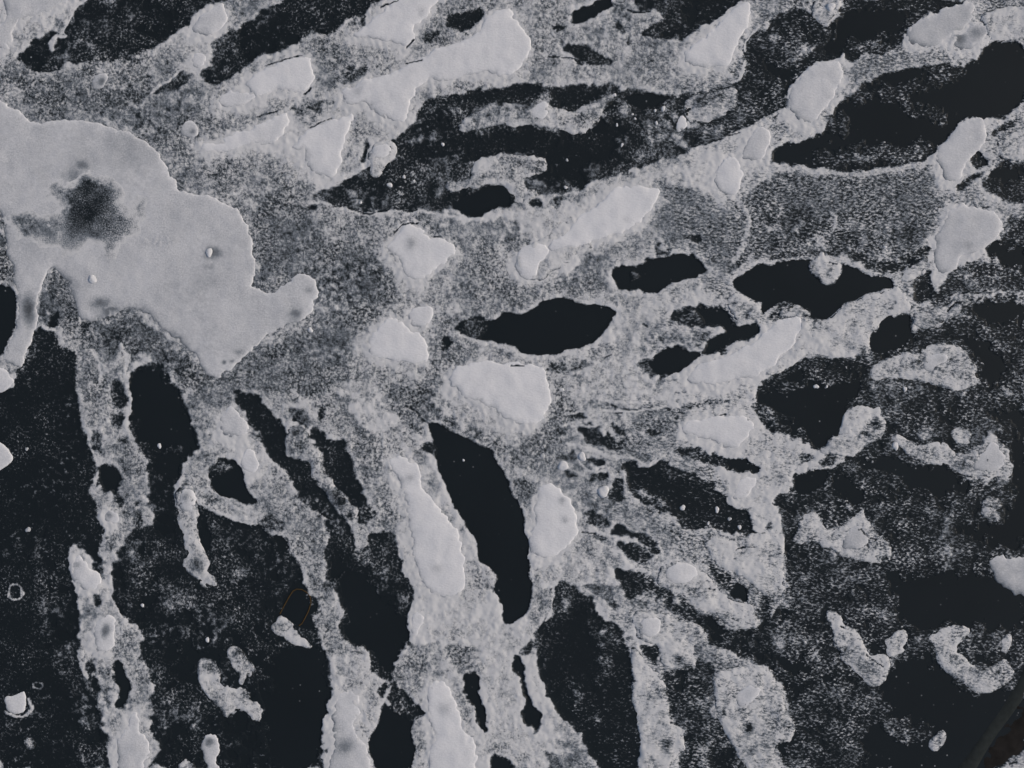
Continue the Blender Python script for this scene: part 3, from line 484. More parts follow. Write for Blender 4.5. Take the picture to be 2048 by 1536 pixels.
DOTS = """# col row cx cy rx ry : label
2 0 1210 870 22 28: largest white pellet in the upper dark channel, right of the long frosty island
2 0 1145 885 15 15: white pellet just left of the largest one in the upper dark channel
2 0 985 950 14 12: lower of two close pellets right of the long frosty island
2 0 965 915 12 11: upper of two close pellets right of the long frosty island
2 0 1155 985 15 20: upright pellet below the largest one in the upper dark channel
2 0 840 1000 13 18: white pellet under the right tip of the long frosty island
2 0 820 760 18 18: white pellet at the upper right tip of the long frosty island
2 0 880 1160 13 22: standing white pellet in the middle of the wide dark channel
2 0 430 1500 18 18: white pellet by the lower end of the hooked frosty island
2 0 440 1280 13 18: dim pellet right of the hooked frosty island
1 0 1495 1155 18 18: white pellet at the left end of the wide dark channel
1 0 1185 1415 18 18: upper of two white pellets below the frosty knob
1 0 1265 1450 15 15: lower of two white pellets below the frosty knob
1 0 1070 1480 34 20: flat white chip below the frosty knob beside the dark channel
1 1 838 85 16 14: white pellet on the lower rim of the wide dark channel
1 1 435 1105 24 28: white drop just below the right lobe of the biggest patch
0 1 1675 485 32 36: round white pellet with a grey smear on the biggest patch
0 1 745 700 38 34: round snow bump on the left part of the biggest patch
2 2 410 655 52 38: round flat white disc above the bell-shaped snow patch
2 2 560 580 34 38: blocky white chip above and right of the round flat disc
2 2 245 575 26 24: faint white pellet left of the round flat disc
2 2 730 860 46 54: pear-shaped white clump right of the bell-shaped patch
2 2 1365 990 30 26: leftmost white clump in the dotted dark pool
2 2 1640 1005 22 32: upright white clump in the middle of the dotted dark pool
2 2 1570 1115 13 20: small clump on the lower rim of the dotted dark pool
2 2 1740 1080 20 20: dim clump between the upright one and the rightmost one in the dotted pool
2 2 1820 1145 22 22: rightmost white clump in the dotted dark pool
2 2 400 45 22 18: white chip right of the kidney-shaped snow patch
3 2 1018 495 24 40: bright slanting pellet at the left end of the thin frost ridge
3 2 1095 40 18 30: slanting white pellet above the thin frost ridge
3 2 385 20 28 22: white clump in the dark triangular pool
3 2 470 20 10 20: thin sliver beside the clump in the dark triangular pool
0 2 1275 495 22 26: white clump in the tall dark pool at left
0 3 1140 235 20 18: tiny white clump on black water right of the lower left strip
0 3 1660 510 22 26: white clump above the crooked frost island
0 2 215 520 18 18: faint white speck on black water near the left edge
0 2 225 1165 28 26: dim speck cluster on black water below the half-round edge patch
3 1 935 440 16 14: white pellet in the speckled plain above the right-hand pool
1 2 1660 610 12 14: tiny speck near the top of the tall dark pool
3 0 500 60 40 36: snow knob on the frosty clump at the top edge"""
BLEM = """145 350 20 20 .16
165 330 14 12 .22
823 485 13 13 .2
428 506 12 10 .16
418 535 14 10 .1
593 627 11 10 .22
617 580 9 8 .15
202 605 18 12 .24
215 622 22 8 .24
60 620 13 30 .34
820 957 10 9 .18
872 1136 14 12 .16
888 1415 14 14 .14
1125 1003 8 9 .24
1130 1040 8 8 .2
1255 437 10 7 .1
212 1260 8 14 .35
158 1130 12 10 .22
220 1030 7 10 .28
374 992 9 14 .25
204 163 8 9 .28
384 262 7 7 .2
420 1485 9 8 .3
690 1492 16 16 .22
664 1450 20 24 .08
842 20 10 14 .12
1936 490 12 8 .1
715 180 14 12 .12
448 722 5 4 .3
465 722 6 4 .2
480 705 10 6 .15
35 1480 8 8 .1
1750 847 11 12 .62
1729 868 14 8 .25
1822 770 1 1 .1
1765 1118 13 9 .4
1810 730 12 10 .2
1880 720 10 8 .1
1378 1337 14 10 .5
1360 1318 9 12 .3
1335 1490 13 14 .45
1335 1470 16 16 .18
1496 1453 7 12 .6
1440 1235 26 14 .34
1462 1237 16 12 .2
1900 548 1 1 .1
1565 1485 10 9 .3
1550 1455 26 8 .14
1230 155 1 1 .1
1220 212 14 14 .5
1195 250 12 12 .45
1000 225 20 6 .15
1085 345 14 10 .35
1085 325 10 8 .2
1065 402 1 1 .1
1020 355 16 10 .08
770 340 8 8 .1
380 1005 1 1 .1
395 1130 16 18 .3
400 1175 12 8 .5
480 1300 14 8 .35
420 1335 14 14 .2
490 1385 8 8 .22
505 1390 6 6 .2
600 895 14 24 .22
640 1010 10 12 .3
700 1030 12 10 .42
682 1000 14 14 .3
545 1045 30 18 .28
640 1040 16 14 .2
1620 1120 26 14 .12
1690 545 10 4 .3
1826 526 12 7 .7
1875 745 14 10 .12
1902 719 5 5 .35
1900 535 1 1 .1
1480 640 1 1 .1
1490 630 14 10 .2
1330 250 1 1 .1
1950 1345 26 10 .14
1910 1320 30 10 .12
1690 1330 10 14 .12
1720 1345 20 20 .1
1880 410 1 1 .1
1770 630 20 14 .15
1780 615 16 12 .15
1700 660 16 14 .12
1700 690 18 12 .2
1725 705 14 10 .35
1925 120 1 1 .1
1920 75 12 14 .28
1950 65 16 14 .15
1980 1010 8 4 .35
2005 350 20 10 .3
1560 1500 12 10 .3
428 508 16 12 .3
424 560 40 30 .07
260 300 60 40 .05"""

MELT = ("430,0 410,80 540,130 520,200 390,220 250,190 210,180 90,230 130,330 180,400 350,450 400,460 500,480 600,510 "
        "680,450 780,440 860,480 850,560 910,540 960,450 970,400 1040,370 1100,330 1120,300 1150,220 1130,170 1150,100 "
        "1120,70 1070,150 1050,200 1000,170 960,100 940,60 960,0 860,-56 780,-96 700,-116 640,-96 600,-36 520,-20")

def pts(s, c, r):
    p = np.array([[float(v) for v in q.split(",")] for q in s.split()], dtype=np.float32)
    if c != '-':
        p = p / 4 + np.array([512.0 * int(c), 384.0 * int(r)], dtype=np.float32)
    return p

def chaikin(p, closed=True, n=1):
    for _ in range(n):
        if closed:
            q = np.roll(p, -1, 0)
            a = p * .75 + q * .25; b = p * .25 + q * .75
            p = np.stack([a, b], 1).reshape(-1, 2)
        else:
            a = p[:-1] * .75 + p[1:] * .25; b = p[:-1] * .25 + p[1:] * .75
            p = np.concatenate([p[:1], np.stack([a, b], 1).reshape(-1, 2), p[-1:]])
    return p

STEP = 2.0
X0, X1, Y0, Y1 = -300.0, 2348.0, -230.0, 1766.0
gx = np.arange(X0, X1 + 1, STEP, dtype=np.float32)
gy = np.arange(Y0, Y1 + 1, STEP, dtype=np.float32)
GX, GY = np.meshgrid(gx, gy)
NY, NX = GX.shape
# ragged edges: the traced outlines are looked up through two noise warps
W1x = 10 * fbm(GX, GY, 34, 3, 1, .62) + 5 * fbm(GX, GY, 10, 2, 2); W1y = 10 * fbm(GX, GY, 34, 3, 3, .62) + 5 * fbm(GX, GY, 10, 2, 4)
W1x -= W1x.mean(); W1y -= W1y.mean()
W2x = 10 * fbm(GX, GY, 26, 4, 5, .62); W2y = 10 * fbm(GX, GY, 26, 4, 7, .62)
W2x -= W2x.mean(); W2y -= W2y.mean()

def window(x0, y0, x1, y1):
    i0 = max(0, int((x0 - X0) / STEP)); i1 = min(NX, int((x1 - X0) / STEP) + 2)
    j0 = max(0, int((y0 - Y0) / STEP)); j1 = min(NY, int((y1 - Y0) / STEP) + 2)
    return slice(j0, j1), slice(i0, i1)

def sdf(p, qx, qy, closed=True):
    """signed distance, positive inside"""
    d2 = np.full(qx.shape, 1e12, np.float32)
    ins = np.zeros(qx.shape, bool)
    n = len(p)
    for i in range(n if closed else n - 1):
        ax, ay = p[i]; bx, by = p[(i + 1) % n]
        ex, ey = bx - ax, by - ay
        L = ex * ex + ey * ey + 1e-9
        vx = qx - ax; vy = qy - ay
        t = np.clip((vx * ex + vy * ey) / L, 0, 1)
        dx = vx - t * ex; dy = vy - t * ey
        d2 = np.minimum(d2, dx * dx + dy * dy)
        if closed and abs(ey) > 1e-9:
            c = ((ay > qy) != (by > qy)) & (qx < ex * (qy - ay) / ey + ax)
            ins ^= c
    d = np.sqrt(d2)
    return np.where(ins, d, -d) if closed else d

def boxblur(a, r):
    def one(a, ax):
        pad = [(0, 0), (0, 0)]; pad[ax] = (r + 1, r)
        c = np.cumsum(np.pad(a, pad, mode='edge').astype(np.float64), axis=ax)
        n = a.shape[ax]
        hi = np.take(c, np.arange(2 * r + 1, 2 * r + 1 + n), axis=ax)
        lo = np.take(c, np.arange(0, n), axis=ax)
        return ((hi - lo) / (2 * r + 1)).astype(np.float32)
    return one(one(a, 1), 0)

def gblur(a, r):
    return boxblur(boxblur(a, r), r)

D = 0.60 + 0.13 * fbm(GX, GY, 90, 3, 2) + 0.15 * fbm(GX, GY, 20, 4, 4, .8)
ang = math.radians(-18)
outx = np.maximum(np.maximum(-GX, GX - 2048), np.maximum(-GY, GY - 1536))
strk = fbm(GX * .35 + GY * .1, GY, 60, 4, 8)
Dout = np.clip(.34 + 1.1 * strk, 0.0, .8)
for ln in REGIONS.strip().split("\n"):
    if ln.startswith("#"): continue
    h, body = ln.split(":")
    c, r, d, soft = h.split()
    d = float(d); soft = float(soft)
    p = chaikin(pts(body, c, r))
    m = 12 + 3 * soft
    w_ = window(p[:, 0].min() - m, p[:, 1].min() - m, p[:, 0].max() + m, p[:, 1].max() + m)
    k = 1.0 if soft <= 5 else 2.2
    if soft < 3: k = .5
    f = sdf(p, GX[w_] + k * W1x[w_], GY[w_] + k * W1y[w_])
    a = smooth(-soft, soft, f)
    mod = 0.0
    if d > .08:
        mod = (.38 if d < .5 else .22) * fbm(GX[w_], GY[w_], 30, 5, 6, .75) + (-.01 if d < .5 else 0)
        if .4 < d < .55: mod = .10 * fbm(GX[w_], GY[w_], 20, 4, 6, .8)
        if d < .15: mod = mod * .6
    D[w_] = D[w_] * (1 - a) + (d + mod) * a
D = np.where(outx > 0, D * (1 - smooth(0, 40, outx)) + Dout * smooth(0, 40, outx), D).astype(np.float32)

todo = []
for ln in THINGS.strip().split("\n"):
    if ln.startswith("#"): continue
    kind, cr, body, hmm, cov, label = [s.strip() for s in ln.split("|")]  # lower cov on outer patches paints the frame's edge darkening into their tone
    c, r = cr.split()
    todo.append((kind, chaikin(pts(body, c, r)), float(hmm), float(cov), label))
for kind, p, hmm, cov, label in todo:
    if kind != "patch" or "biggest" in label: continue
    w_ = window(p[:, 0].min() - 40, p[:, 1].min() - 40, p[:, 0].max() + 40, p[:, 1].max() + 40)
    f = -sdf(p, GX[w_] + W1x[w_] + 7, GY[w_] + W1y[w_] - 7)
    D[w_] += (.36 + .2 * fbm(GX[w_], GY[w_], 24, 3, 1)) * np.exp(-np.clip(f - 2, 0, None) / 12) * smooth(.15, .5, D[w_])
# meltwater streaks fanning out to the right and down
fx_, fy_ = GX + 6 * W1x, GY + 6 * W1y
rr_ = np.hypot(fx_ - 900, fy_ - 740); th_ = np.arctan2(fy_ - 740, fx_ - 900)
fan = fbm(rr_ * .3 + 40, th_ * 480, 26, 3, 5, .7)
D += .17 * fan * smooth(.22, .42, D) * smooth(150, 260, rr_) * smooth(1060, 1200, GX) * (1 - .8 * smooth(1440, 1560, GX)) \
     * smooth(560, 700, GY) * (1 - .6 * smooth(980, 1100, GY))
# bright rims where frost ends against dark ice
Dc = gblur(D, 1)
edge = np.clip(Dc - gblur(D, 3), 0, 1) + .6 * np.clip(Dc - gblur(D, 8), 0, 1)
D = D + 1.0 * np.clip(edge, 0, .34) * smooth(.30, .5, Dc)
for ln in LINES.strip().split("\n"):
    if ln.startswith("#"): continue
    h, body = ln.split(":"); c, r, wd, v = h.split(); wd = float(wd)
    p = chaikin(pts(body, c, r), False)
    w_ = window(p[:, 0].min() - 30, p[:, 1].min() - 30, p[:, 0].max() + 30, p[:, 1].max() + 30)
    f = sdf(p, GX[w_] + .6 * W1x[w_], GY[w_] + .6 * W1y[w_], False)
    D[w_] = np.maximum(D[w_], float(v) * (1 - smooth(wd * .35, wd * 1.1, f)))
CR = np.zeros_like(D)
for ln in CRACKS.strip().split("\n"):
    h, body = ln.split(":"); c, r, wd = h.split(); wd = .62 * float(wd)
    p = chaikin(pts(body, c, r), False)
    w_ = window(p[:, 0].min() - 20, p[:, 1].min() - 20, p[:, 0].max() + 20, p[:, 1].max() + 20)
    f = sdf(p, GX[w_] + .35 * W1x[w_], GY[w_] + .35 * W1y[w_], False)
    f = f + .9 * fbm(GX[w_], GY[w_], 9, 2, 9)
    CR[w_] = np.maximum(CR[w_], 1 - smooth(wd * .5, wd * 1.3, f))
BL = np.zeros_like(D)
for ln in BLEM.strip().split("\n"):
    x, y, rx, ry, a = [float(v) for v in ln.split()]
    w_ = window(x - 3 * rx, y - 3 * ry, x + 3 * rx, y + 3 * ry)
    k = 1 if rx < 20 else 3
    q = np.sqrt(((GX[w_] + k * W1x[w_] * .5 - x) / rx) ** 2 + ((GY[w_] + k * W1y[w_] * .5 - y) / ry) ** 2)
    BL[w_] = np.maximum(BL[w_], a * np.exp(-(q / .95) ** 2) * 1.15)
CR *= .8
D = np.clip(D * (1 - CR) - BL * .8, 0, 1.05)

# elongated grain toward the right and lower right of the photo
STRK = smooth(1050, 1500, GX + .15 * (GY - 768)).astype(np.float32)

# height of the frost, metres
Zf = .0012 + .0075 * gblur(D, 2) + .0050 * fbm(GX, GY, 12, 3, 10, .8) * smooth(.2, .7, D) \
     + .0020 * fbm(GX, GY, 60, 3, 11) * D
Zf = Zf * (1 - .8 * CR)
Zf = np.where(D < .07, -.001 + (Zf + .001) * smooth(.03, .07, D), Zf).astype(np.float32)

# ------------------------------------------------------------------ materials
def frost_material(name, fine, gain, width, bump, kind):
    m = bpy.data.materials.new(name); m.use_nodes = True
    t = m.node_tree; N = t.nodes; L = t.links
    b = N["Principled BSDF"]
    tcr = N.new("ShaderNodeTexCoord")
    tc = N.new("ShaderNodeMapping"); tc.inputs["Location"].default_value = (17.37, 23.71, 5.43)
    L.new(tcr.outputs["Object"], tc.inputs[0])
    at = N.new("ShaderNodeAttribute"); at.attribute_name = "cover"
    st = N.new("ShaderNodeAttribute"); st.attribute_name = "streak"
    def math_(op, a, b_=None, c_=None):
        n = N.new("ShaderNodeMath"); n.operation = op
        for i, v in enumerate((a, b_, c_)):
            if v is None: continue
            if isinstance(v, (int, float)): n.inputs[i].default_value = v
            else: L.new(v, n.inputs[i])
        return n.outputs[0]
    def noise(vec, scale, det=3.0, rough=.6):
        n = N.new("ShaderNodeTexNoise"); n.inputs["Scale"].default_value = scale
        n.inputs["Detail"].default_value = det; n.inputs["Roughness"].default_value = rough
        L.new(vec, n.inputs["Vector"]); return n.outputs["Fac"]
    mp = N.new("ShaderNodeMapping"); L.new(tc.outputs[0], mp.inputs[0])
    mp.inputs["Rotation"].default_value = (0, 0, math.radians(28)); mp.inputs["Scale"].default_value = (.78, 1.3, 1)
    mpn = mp.outputs[0]
    nf = noise(tc.outputs[0], fine * 1.12, 4, .72)
    nc = noise(tc.outputs[0], fine * .55, 4, .70)
    ml = N.new("ShaderNodeMapRange"); L.new(noise(tc.outputs[0], 3.1, 2, .5), ml.inputs[0])
    ml.inputs[1].default_value = .46; ml.inputs[2].default_value = .66; ml.inputs[4].default_value = .8
    mn = N.new("ShaderNodeMix"); L.new(ml.outputs[0], mn.inputs[0]); L.new(nf, mn.inputs[2]); L.new(nc, mn.inputs[3])
    na = mn.outputs[0]
    nb = noise(mpn, fine * 1.0, 3, .66)
    mx = N.new("ShaderNodeMix"); L.new(st.outputs["Fac"], mx.inputs[0]); L.new(na, mx.inputs[2]); L.new(nb, mx.inputs[3])
    grain = mx.outputs[0]
    cl = noise(tc.outputs[0], 15, 4, .7)
    gv = N.new("ShaderNodeMapRange"); L.new(noise(tc.outputs[0], 4.5, 3, .6), gv.inputs[0])
    gv.inputs[1].default_value = .35; gv.inputs[2].default_value = .62
    gv.inputs[3].default_value = gain * (.62 if kind == 'frost' else .9); gv.inputs[4].default_value = gain * (1.3 if kind == 'frost' else 1.1)
    gc = N.new("ShaderNodeMapRange"); L.new(at.outputs["Fac"], gc.inputs[0])      # sparse frost is grainier than dense frost
    gc.inputs[1].default_value = .25; gc.inputs[2].default_value = .85
    gc.inputs[3].default_value = 1.35 if kind == 'frost' else 1.0; gc.inputs[4].default_value = .68 if kind == 'frost' else 1.0
    v = math_('ADD', math_('MULTIPLY', math_('SUBTRACT', grain, .5), math_('MULTIPLY', gv.outputs[0], gc.outputs[0])), at.outputs["Fac"])
    v = math_('ADD', v, math_('MULTIPLY', math_('SUBTRACT', cl, .5), .48 if kind == 'frost' else .10))
    mr = N.new("ShaderNodeMapRange"); mr.interpolation_type = 'SMOOTHSTEP'
    L.new(v, mr.inputs[0]); mid = .56 if kind == "frost" else .60
    mr.inputs[1].default_value = mid - width; mr.inputs[2].default_value = mid + width
    c = mr.outputs[0]
    # thin frost lets the bluish ice through, thick frost is white
    c1 = N.new("ShaderNodeMapRange"); L.new(c, c1.inputs[0]); c1.inputs[2].default_value = .5
    c2 = N.new("ShaderNodeMapRange"); L.new(c, c2.inputs[0]); c2.inputs[1].default_value = .5
    thin = N.new("ShaderNodeMix"); thin.data_type = 'RGBA'; L.new(c1.outputs[0], thin.inputs[0])
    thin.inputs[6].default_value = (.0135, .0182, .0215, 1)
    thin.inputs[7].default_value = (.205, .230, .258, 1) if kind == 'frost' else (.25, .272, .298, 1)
    cm = N.new("ShaderNodeMix"); cm.data_type = 'RGBA'
    L.new(c2.outputs[0], cm.inputs[0]); L.new(thin.outputs[2], cm.inputs[6])
    wv = N.new("ShaderNodeMix"); wv.data_type = 'RGBA'
    L.new(noise(tc.outputs[0], 1.3, 4, .6), wv.inputs[0])
    wv.inputs[6].default_value = (.55, .56, .57, 1) if kind == 'frost' else (.74, .745, .76, 1)
    wv.inputs[7].default_value = (.73, .73, .735, 1) if kind == 'frost' else (.82, .82, .83, 1)
    L.new(wv.outputs[2], cm.inputs[7])
    L.new(cm.outputs[2], b.inputs["Base Color"])
    r = N.new("ShaderNodeMapRange"); L.new(c, r.inputs[0]); r.inputs[3].default_value = .35; r.inputs[4].default_value = .9
    L.new(r.outputs[0], b.inputs["Roughness"])
    b.inputs["Specular IOR Level"].default_value = .12
    bp = N.new("ShaderNodeBump"); bp.inputs["Strength"].default_value = bump
    bp.inputs["Distance"].default_value = .004
    if kind == 'frost':
        L.new(math_('ADD', c, math_('MULTIPLY', grain, .6)), bp.inputs["Height"])
    else:
        L.new(noise(mpn, 70, 3, .6), bp.inputs["Height"])
    L.new(bp.outputs[0], b.inputs["Normal"])
    return m

M_FROST = frost_material("speckled_frost", 62, 1.95, .37, .7, 'frost')
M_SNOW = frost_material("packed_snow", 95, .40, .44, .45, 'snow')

M_MELT = frost_material('melting_snow', 105, 1.35, .42, .3, 'frost')

def plain(name, col, rough=.8, spec=.3, scale=8, var=.35):
    m = bpy.data.materials.new(name); m.use_nodes = True
    t = m.node_tree; b = t.nodes["Principled BSDF"]
    tc = t.nodes.new("ShaderNodeTexCoord"); n = t.nodes.new("ShaderNodeTexNoise")
    n.inputs["Scale"].default_value = scale; n.inputs["Detail"].default_value = 4
    t.links.new(tc.outputs["Object"], n.inputs["Vector"])
    mx = t.nodes.new("ShaderNodeMix"); mx.data_type = 'RGBA'
    t.links.new(n.outputs["Fac"], mx.inputs[0])
    mx.inputs[6].default_value = tuple(c * (1 - var) for c in col) + (1,)
    mx.inputs[7].default_value = tuple(c * (1 + var) for c in col) + (1,)
    t.links.new(mx.outputs[2], b.inputs["Base Color"])
    b.inputs["Roughness"].default_value = rough
    b.inputs["Specular IOR Level"].default_value = spec
    return m

M_ICE = plain("black_ice", (.0135, .0182, .0215), .35, .12, 1.2, .25)
def specks(m):
    t = m.node_tree; N = t.nodes; L = t.links; b = N["Principled BSDF"]
    old = b.inputs["Base Color"].links[0].from_socket
    tc = N.new("ShaderNodeTexCoord")
    acc = None
    for sc_, rad, thr in ((9.0, .045, .80), (26.0, .13, .72)):
        v = N.new("ShaderNodeTexVoronoi"); v.inputs["Scale"].default_value = sc_
        L.new(tc.outputs["Object"], v.inputs["Vector"])
        a = N.new("ShaderNodeMapRange"); a.interpolation_type = 'SMOOTHSTEP'; L.new(v.outputs["Distance"], a.inputs[0])
        a.inputs[1].default_value = rad * 1.3; a.inputs[2].default_value = rad * .4
        s = N.new("ShaderNodeSeparateColor"); L.new(v.outputs["Color"], s.inputs[0])
        g = N.new("ShaderNodeMapRange"); L.new(s.outputs[0], g.inputs[0]); g.inputs[1].default_value = thr; g.inputs[2].default_value = 1.0
        k = N.new("ShaderNodeMath"); k.operation = 'MULTIPLY'; L.new(a.outputs[0], k.inputs[0]); L.new(g.outputs[0], k.inputs[1])
        if acc is None: acc = k.outputs[0]
        else:
            x = N.new("ShaderNodeMath"); x.operation = 'MAXIMUM'; L.new(acc, x.inputs[0]); L.new(k.outputs[0], x.inputs[1]); acc = x.outputs[0]
    pz = N.new("ShaderNodeTexNoise"); pz.inputs["Scale"].default_value = 2.2; L.new(tc.outputs["Object"], pz.inputs["Vector"])
    pm = N.new("ShaderNodeMapRange"); L.new(pz.outputs["Fac"], pm.inputs[0]); pm.inputs[1].default_value = .42; pm.inputs[2].default_value = .62
    kk = N.new("ShaderNodeMath"); kk.operation = 'MULTIPLY'; L.new(acc, kk.inputs[0]); L.new(pm.outputs[0], kk.inputs[1])
    mx = N.new("ShaderNodeMix"); mx.data_type = 'RGBA'; L.new(kk.outputs[0], mx.inputs[0]); L.new(old, mx.inputs[6])
    mx.inputs[7].default_value = (.35, .37, .39, 1)
    L.new(mx.outputs[2], b.inputs["Base Color"])
specks(M_ICE)
M_LOG = plain("drowned_wood", (.026, .031, .031), .9, .1, 30, .4)
M_LEAF = plain("drowned_leaf", (.075, .048, .02), .9, .1, 30, .3)

# ------------------------------------------------------------------ mesh helpers
def link_mesh(name, co, quads, mat, attrs=None, loc=(0, 0, 0), shade=True):
    me = bpy.data.meshes.new(name)
    n = len(co); q = len(quads)
    me.vertices.add(n); me.vertices.foreach_set("co", (co - np.array(loc, np.float32)).astype(np.float32).ravel())
    me.loops.add(q * 4); me.loops.foreach_set("vertex_index", quads.astype(np.int32).ravel())
    me.polygons.add(q)
    me.polygons.foreach_set("loop_start", np.arange(0, q * 4, 4, dtype=np.int32))
    me.polygons.foreach_set("loop_total", np.full(q, 4, dtype=np.int32))
    me.polygons.foreach_set("use_smooth", np.ones(q, bool) if shade else np.zeros(q, bool))
    me.update(calc_edges=True)
    for k_, v_ in (attrs or {}).items():
        a = me.attributes.new(k_, 'FLOAT', 'POINT'); a.data.foreach_set("value", v_.astype(np.float32).ravel())
    me.materials.append(mat)
    o = bpy.data.objects.new(name, me)
    o.location = loc
    sc.collection.objects.link(o)
    return o

def grid_piece(name, w_, keep, Z, mat, attrs, px=None, py=None, centre=None):
    """keep: bool per vertex of the window; builds the quads whose four corners are all kept"""
    ny, nx = keep.shape
    cell = keep[:-1, :-1] & keep[1:, :-1] & keep[:-1, 1:] & keep[1:, 1:]
    j, i = np.nonzero(cell)
    a = j * nx + i
    quads = np.stack([a + nx, a + nx + 1, a + 1, a], 1)     # seen from above, counter-clockwise
    used = np.zeros(ny * nx, bool); used[quads.ravel()] = True
    idx = np.cumsum(used) - 1
    quads = idx[quads]
    x = (GX[w_] if px is None else px).ravel()[used]; y = (GY[w_] if py is None else py).ravel()[used]
    co = np.stack([(x - CX) * S, (CY - y) * S, Z.ravel()[used]], 1)
    loc = (0, 0, 0)
    if centre:
        loc = (float(co[:, 0].mean()), float(co[:, 1].mean()), 0.0)
    return link_mesh(name, co, quads, mat, {k_: v_.ravel()[used] for k_, v_ in attrs.items()}, loc)

def tag(o, label=None, cat=None, group=None, kind=None):
    if label: o["label"] = label
    if cat: o["category"] = cat
    if group: o["group"] = group
    if kind: o["kind"] = kind
    return o

# ------------------------------------------------------------------ the setting: black ice and the frost lying on it
R = 60.0
ice = link_mesh("ice", np.array([[-R, -R, 0], [R, -R, 0], [R, R, 0], [-R, R, 0]], np.float32),
                np.array([[0, 1, 2, 3]]), M_ICE)
tag(ice, kind="structure")

# ------------------------------------------------------------------ snow patches and frosty islands
frost_hide = np.zeros(D.shape, bool)
ZTOP = Zf.copy()
for pas in ("lump", "patch"):
    for kind, p, hmm, cov, label in todo:
        if kind != pas: continue
        w_ = window(p[:, 0].min() - 16, p[:, 1].min() - 16, p[:, 0].max() + 16, p[:, 1].max() + 16)
        x, y = GX[w_], GY[w_]
        if kind == "patch":
            ks = min(1.0, math.sqrt(max(np.ptp(p[:, 0]), np.ptp(p[:, 1])) / 110.0) * .85)
            wx = .8 * ks * W2x[w_] + 3.2 * ks * fbm(x, y, 9, 2, 0); wy = .8 * ks * W2y[w_] + 3.2 * ks * fbm(x, y, 9, 2, 2)
        else:
            ks = min(.5, max(np.ptp(p[:, 0]), np.ptp(p[:, 1])) / 220.0)
            wx, wy = ks * W1x[w_], ks * W1y[w_]
        f = sdf(p, x + wx, y + wy) + (1.0 if kind == "patch" else 2.2)
        gyy, gxx = np.gradient(f, STEP)
        g2 = np.maximum(gxx ** 2 + gyy ** 2, .3)
        keep = f > -STEP * 1.3
        snap = np.where(f < 0, 1.0, 0.0)
        px = x - snap * np.clip(f, -4, 0) * gxx / g2
        py = y - snap * np.clip(f, -4, 0) * gyy / g2
        fi = np.clip(f, 0, None)
        T = hmm * .001
        zb = ZTOP[w_]
        if kind == "patch":
            # crisp upper right, feathered lower left; their lit and shaded tones painted into cover
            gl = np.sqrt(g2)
            shade_side = smooth(-.2, .9, gblur(((gxx / gl) * .75 - (gyy / gl) * .66).astype(np.float32), 5))
            zone = 2.2 + 5.0 * shade_side
            prof = T * .30 * (.6 * (1 - np.exp(-fi / zone)) + .4 * (1 - np.exp(-fi / 26)))
            Z = gblur(np.maximum(zb, .003), 3) + prof + .0028 * fbm(x, y, 90, 4, 3, .6) * smooth(0, 16, fi)
            cover = cov - .05 + .07 * fbm(x, y, 60, 5, 8, .75) + .16 * (1 - shade_side) * np.exp(-fi / 3.5) - .30 * shade_side * np.exp(-fi / (1.5 + 3.5 * shade_side))
            if "biggest" in label:
                q = np.sqrt(((x - 315) / 42) ** 2 + ((y - 482) / 18) ** 2)
                Z = Z + .004 * np.abs(fbm(x, y * 1.7, 10, 2, 5)) * (1 - smooth(.5, 1.2, q))
        else:
            prof = .45 * T * (1 - np.exp(-fi / 4.5))
            Z = np.maximum(gblur(zb, 2), .002) + prof + .0075 * fbm(x, y, 22, 4, 9, .7) + .007 * (.5 - np.abs(fbm(x, y, 60, 3, 2, .5))) * smooth(0, 10, fi)
            cover = cov + .01 + .30 * fbm(x, y, 34, 5, 6, .72) + .16 * fbm(x * .5 + y * .3, y * 1.3 - x * .3, 26, 3, 7) + .14 * np.exp(-(fi - 6) ** 2 / 22) + .06 * np.exp(-fi / 12) \
                - np.clip(.30 + .9 * fbm(x, y, 30, 3, 1), 0, .6) * np.exp(-fi / 5.5)
        cover = np.clip(cover - BL[w_], 0.04, 1.1) * (1 - CR[w_])
        Z = Z * (1 - .5 * CR[w_])
        Z = np.where(f < 0, np.minimum(ZTOP[w_], Z) - .0008, Z)
        name = "snow_patch" if kind == "patch" else "frost_island"
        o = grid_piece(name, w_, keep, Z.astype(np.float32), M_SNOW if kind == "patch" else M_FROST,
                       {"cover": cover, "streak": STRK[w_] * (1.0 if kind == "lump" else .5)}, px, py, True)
        tag(o, label, "snow patch" if kind == "patch" else "frost patch",
            "smooth snow patches on the ice" if kind == "patch" else "rough frosty islands on the ice")
        if "biggest" in label:
            mp_ = chaikin(pts(MELT, '0', '1'))
            wm = window(0, 310, 330, 560)
            fm = sdf(mp_, GX[wm] + 1.5 * W1x[wm], GY[wm] + 1.5 * W1y[wm] + 6) + 7
            q = np.sqrt(((GX[wm] - 176) / 50) ** 2 + ((GY[wm] - 410) / 60) ** 2)
            cvm = .95 - .40 * smooth(-4, 22, fm) - .32 * (1 - smooth(.3, 1.3, q)) + .22 * fbm(GX[wm], GY[wm], 26, 4, 3, .7)
            zz = np.zeros(D.shape, np.float32); zz[w_] = Z
            zm = gblur(zz, 3)[wm] + .0012 * smooth(-3, 4, fm) - .0004
            sp = grid_piece("melt_spot", wm, fm > -5, zm, M_MELT, {"cover": cvm, "streak": np.zeros_like(cvm)}, None, None, True)
            sp["label"] = "dark speckled melted centre"
            sp.parent = o
            sp.location = (sp.location.x - o.location.x, sp.location.y - o.location.y, 0)
        ZTOP[w_] = np.where(f > 2, np.maximum(ZTOP[w_], Z), ZTOP[w_])
        frost_hide[w_] |= f > 9

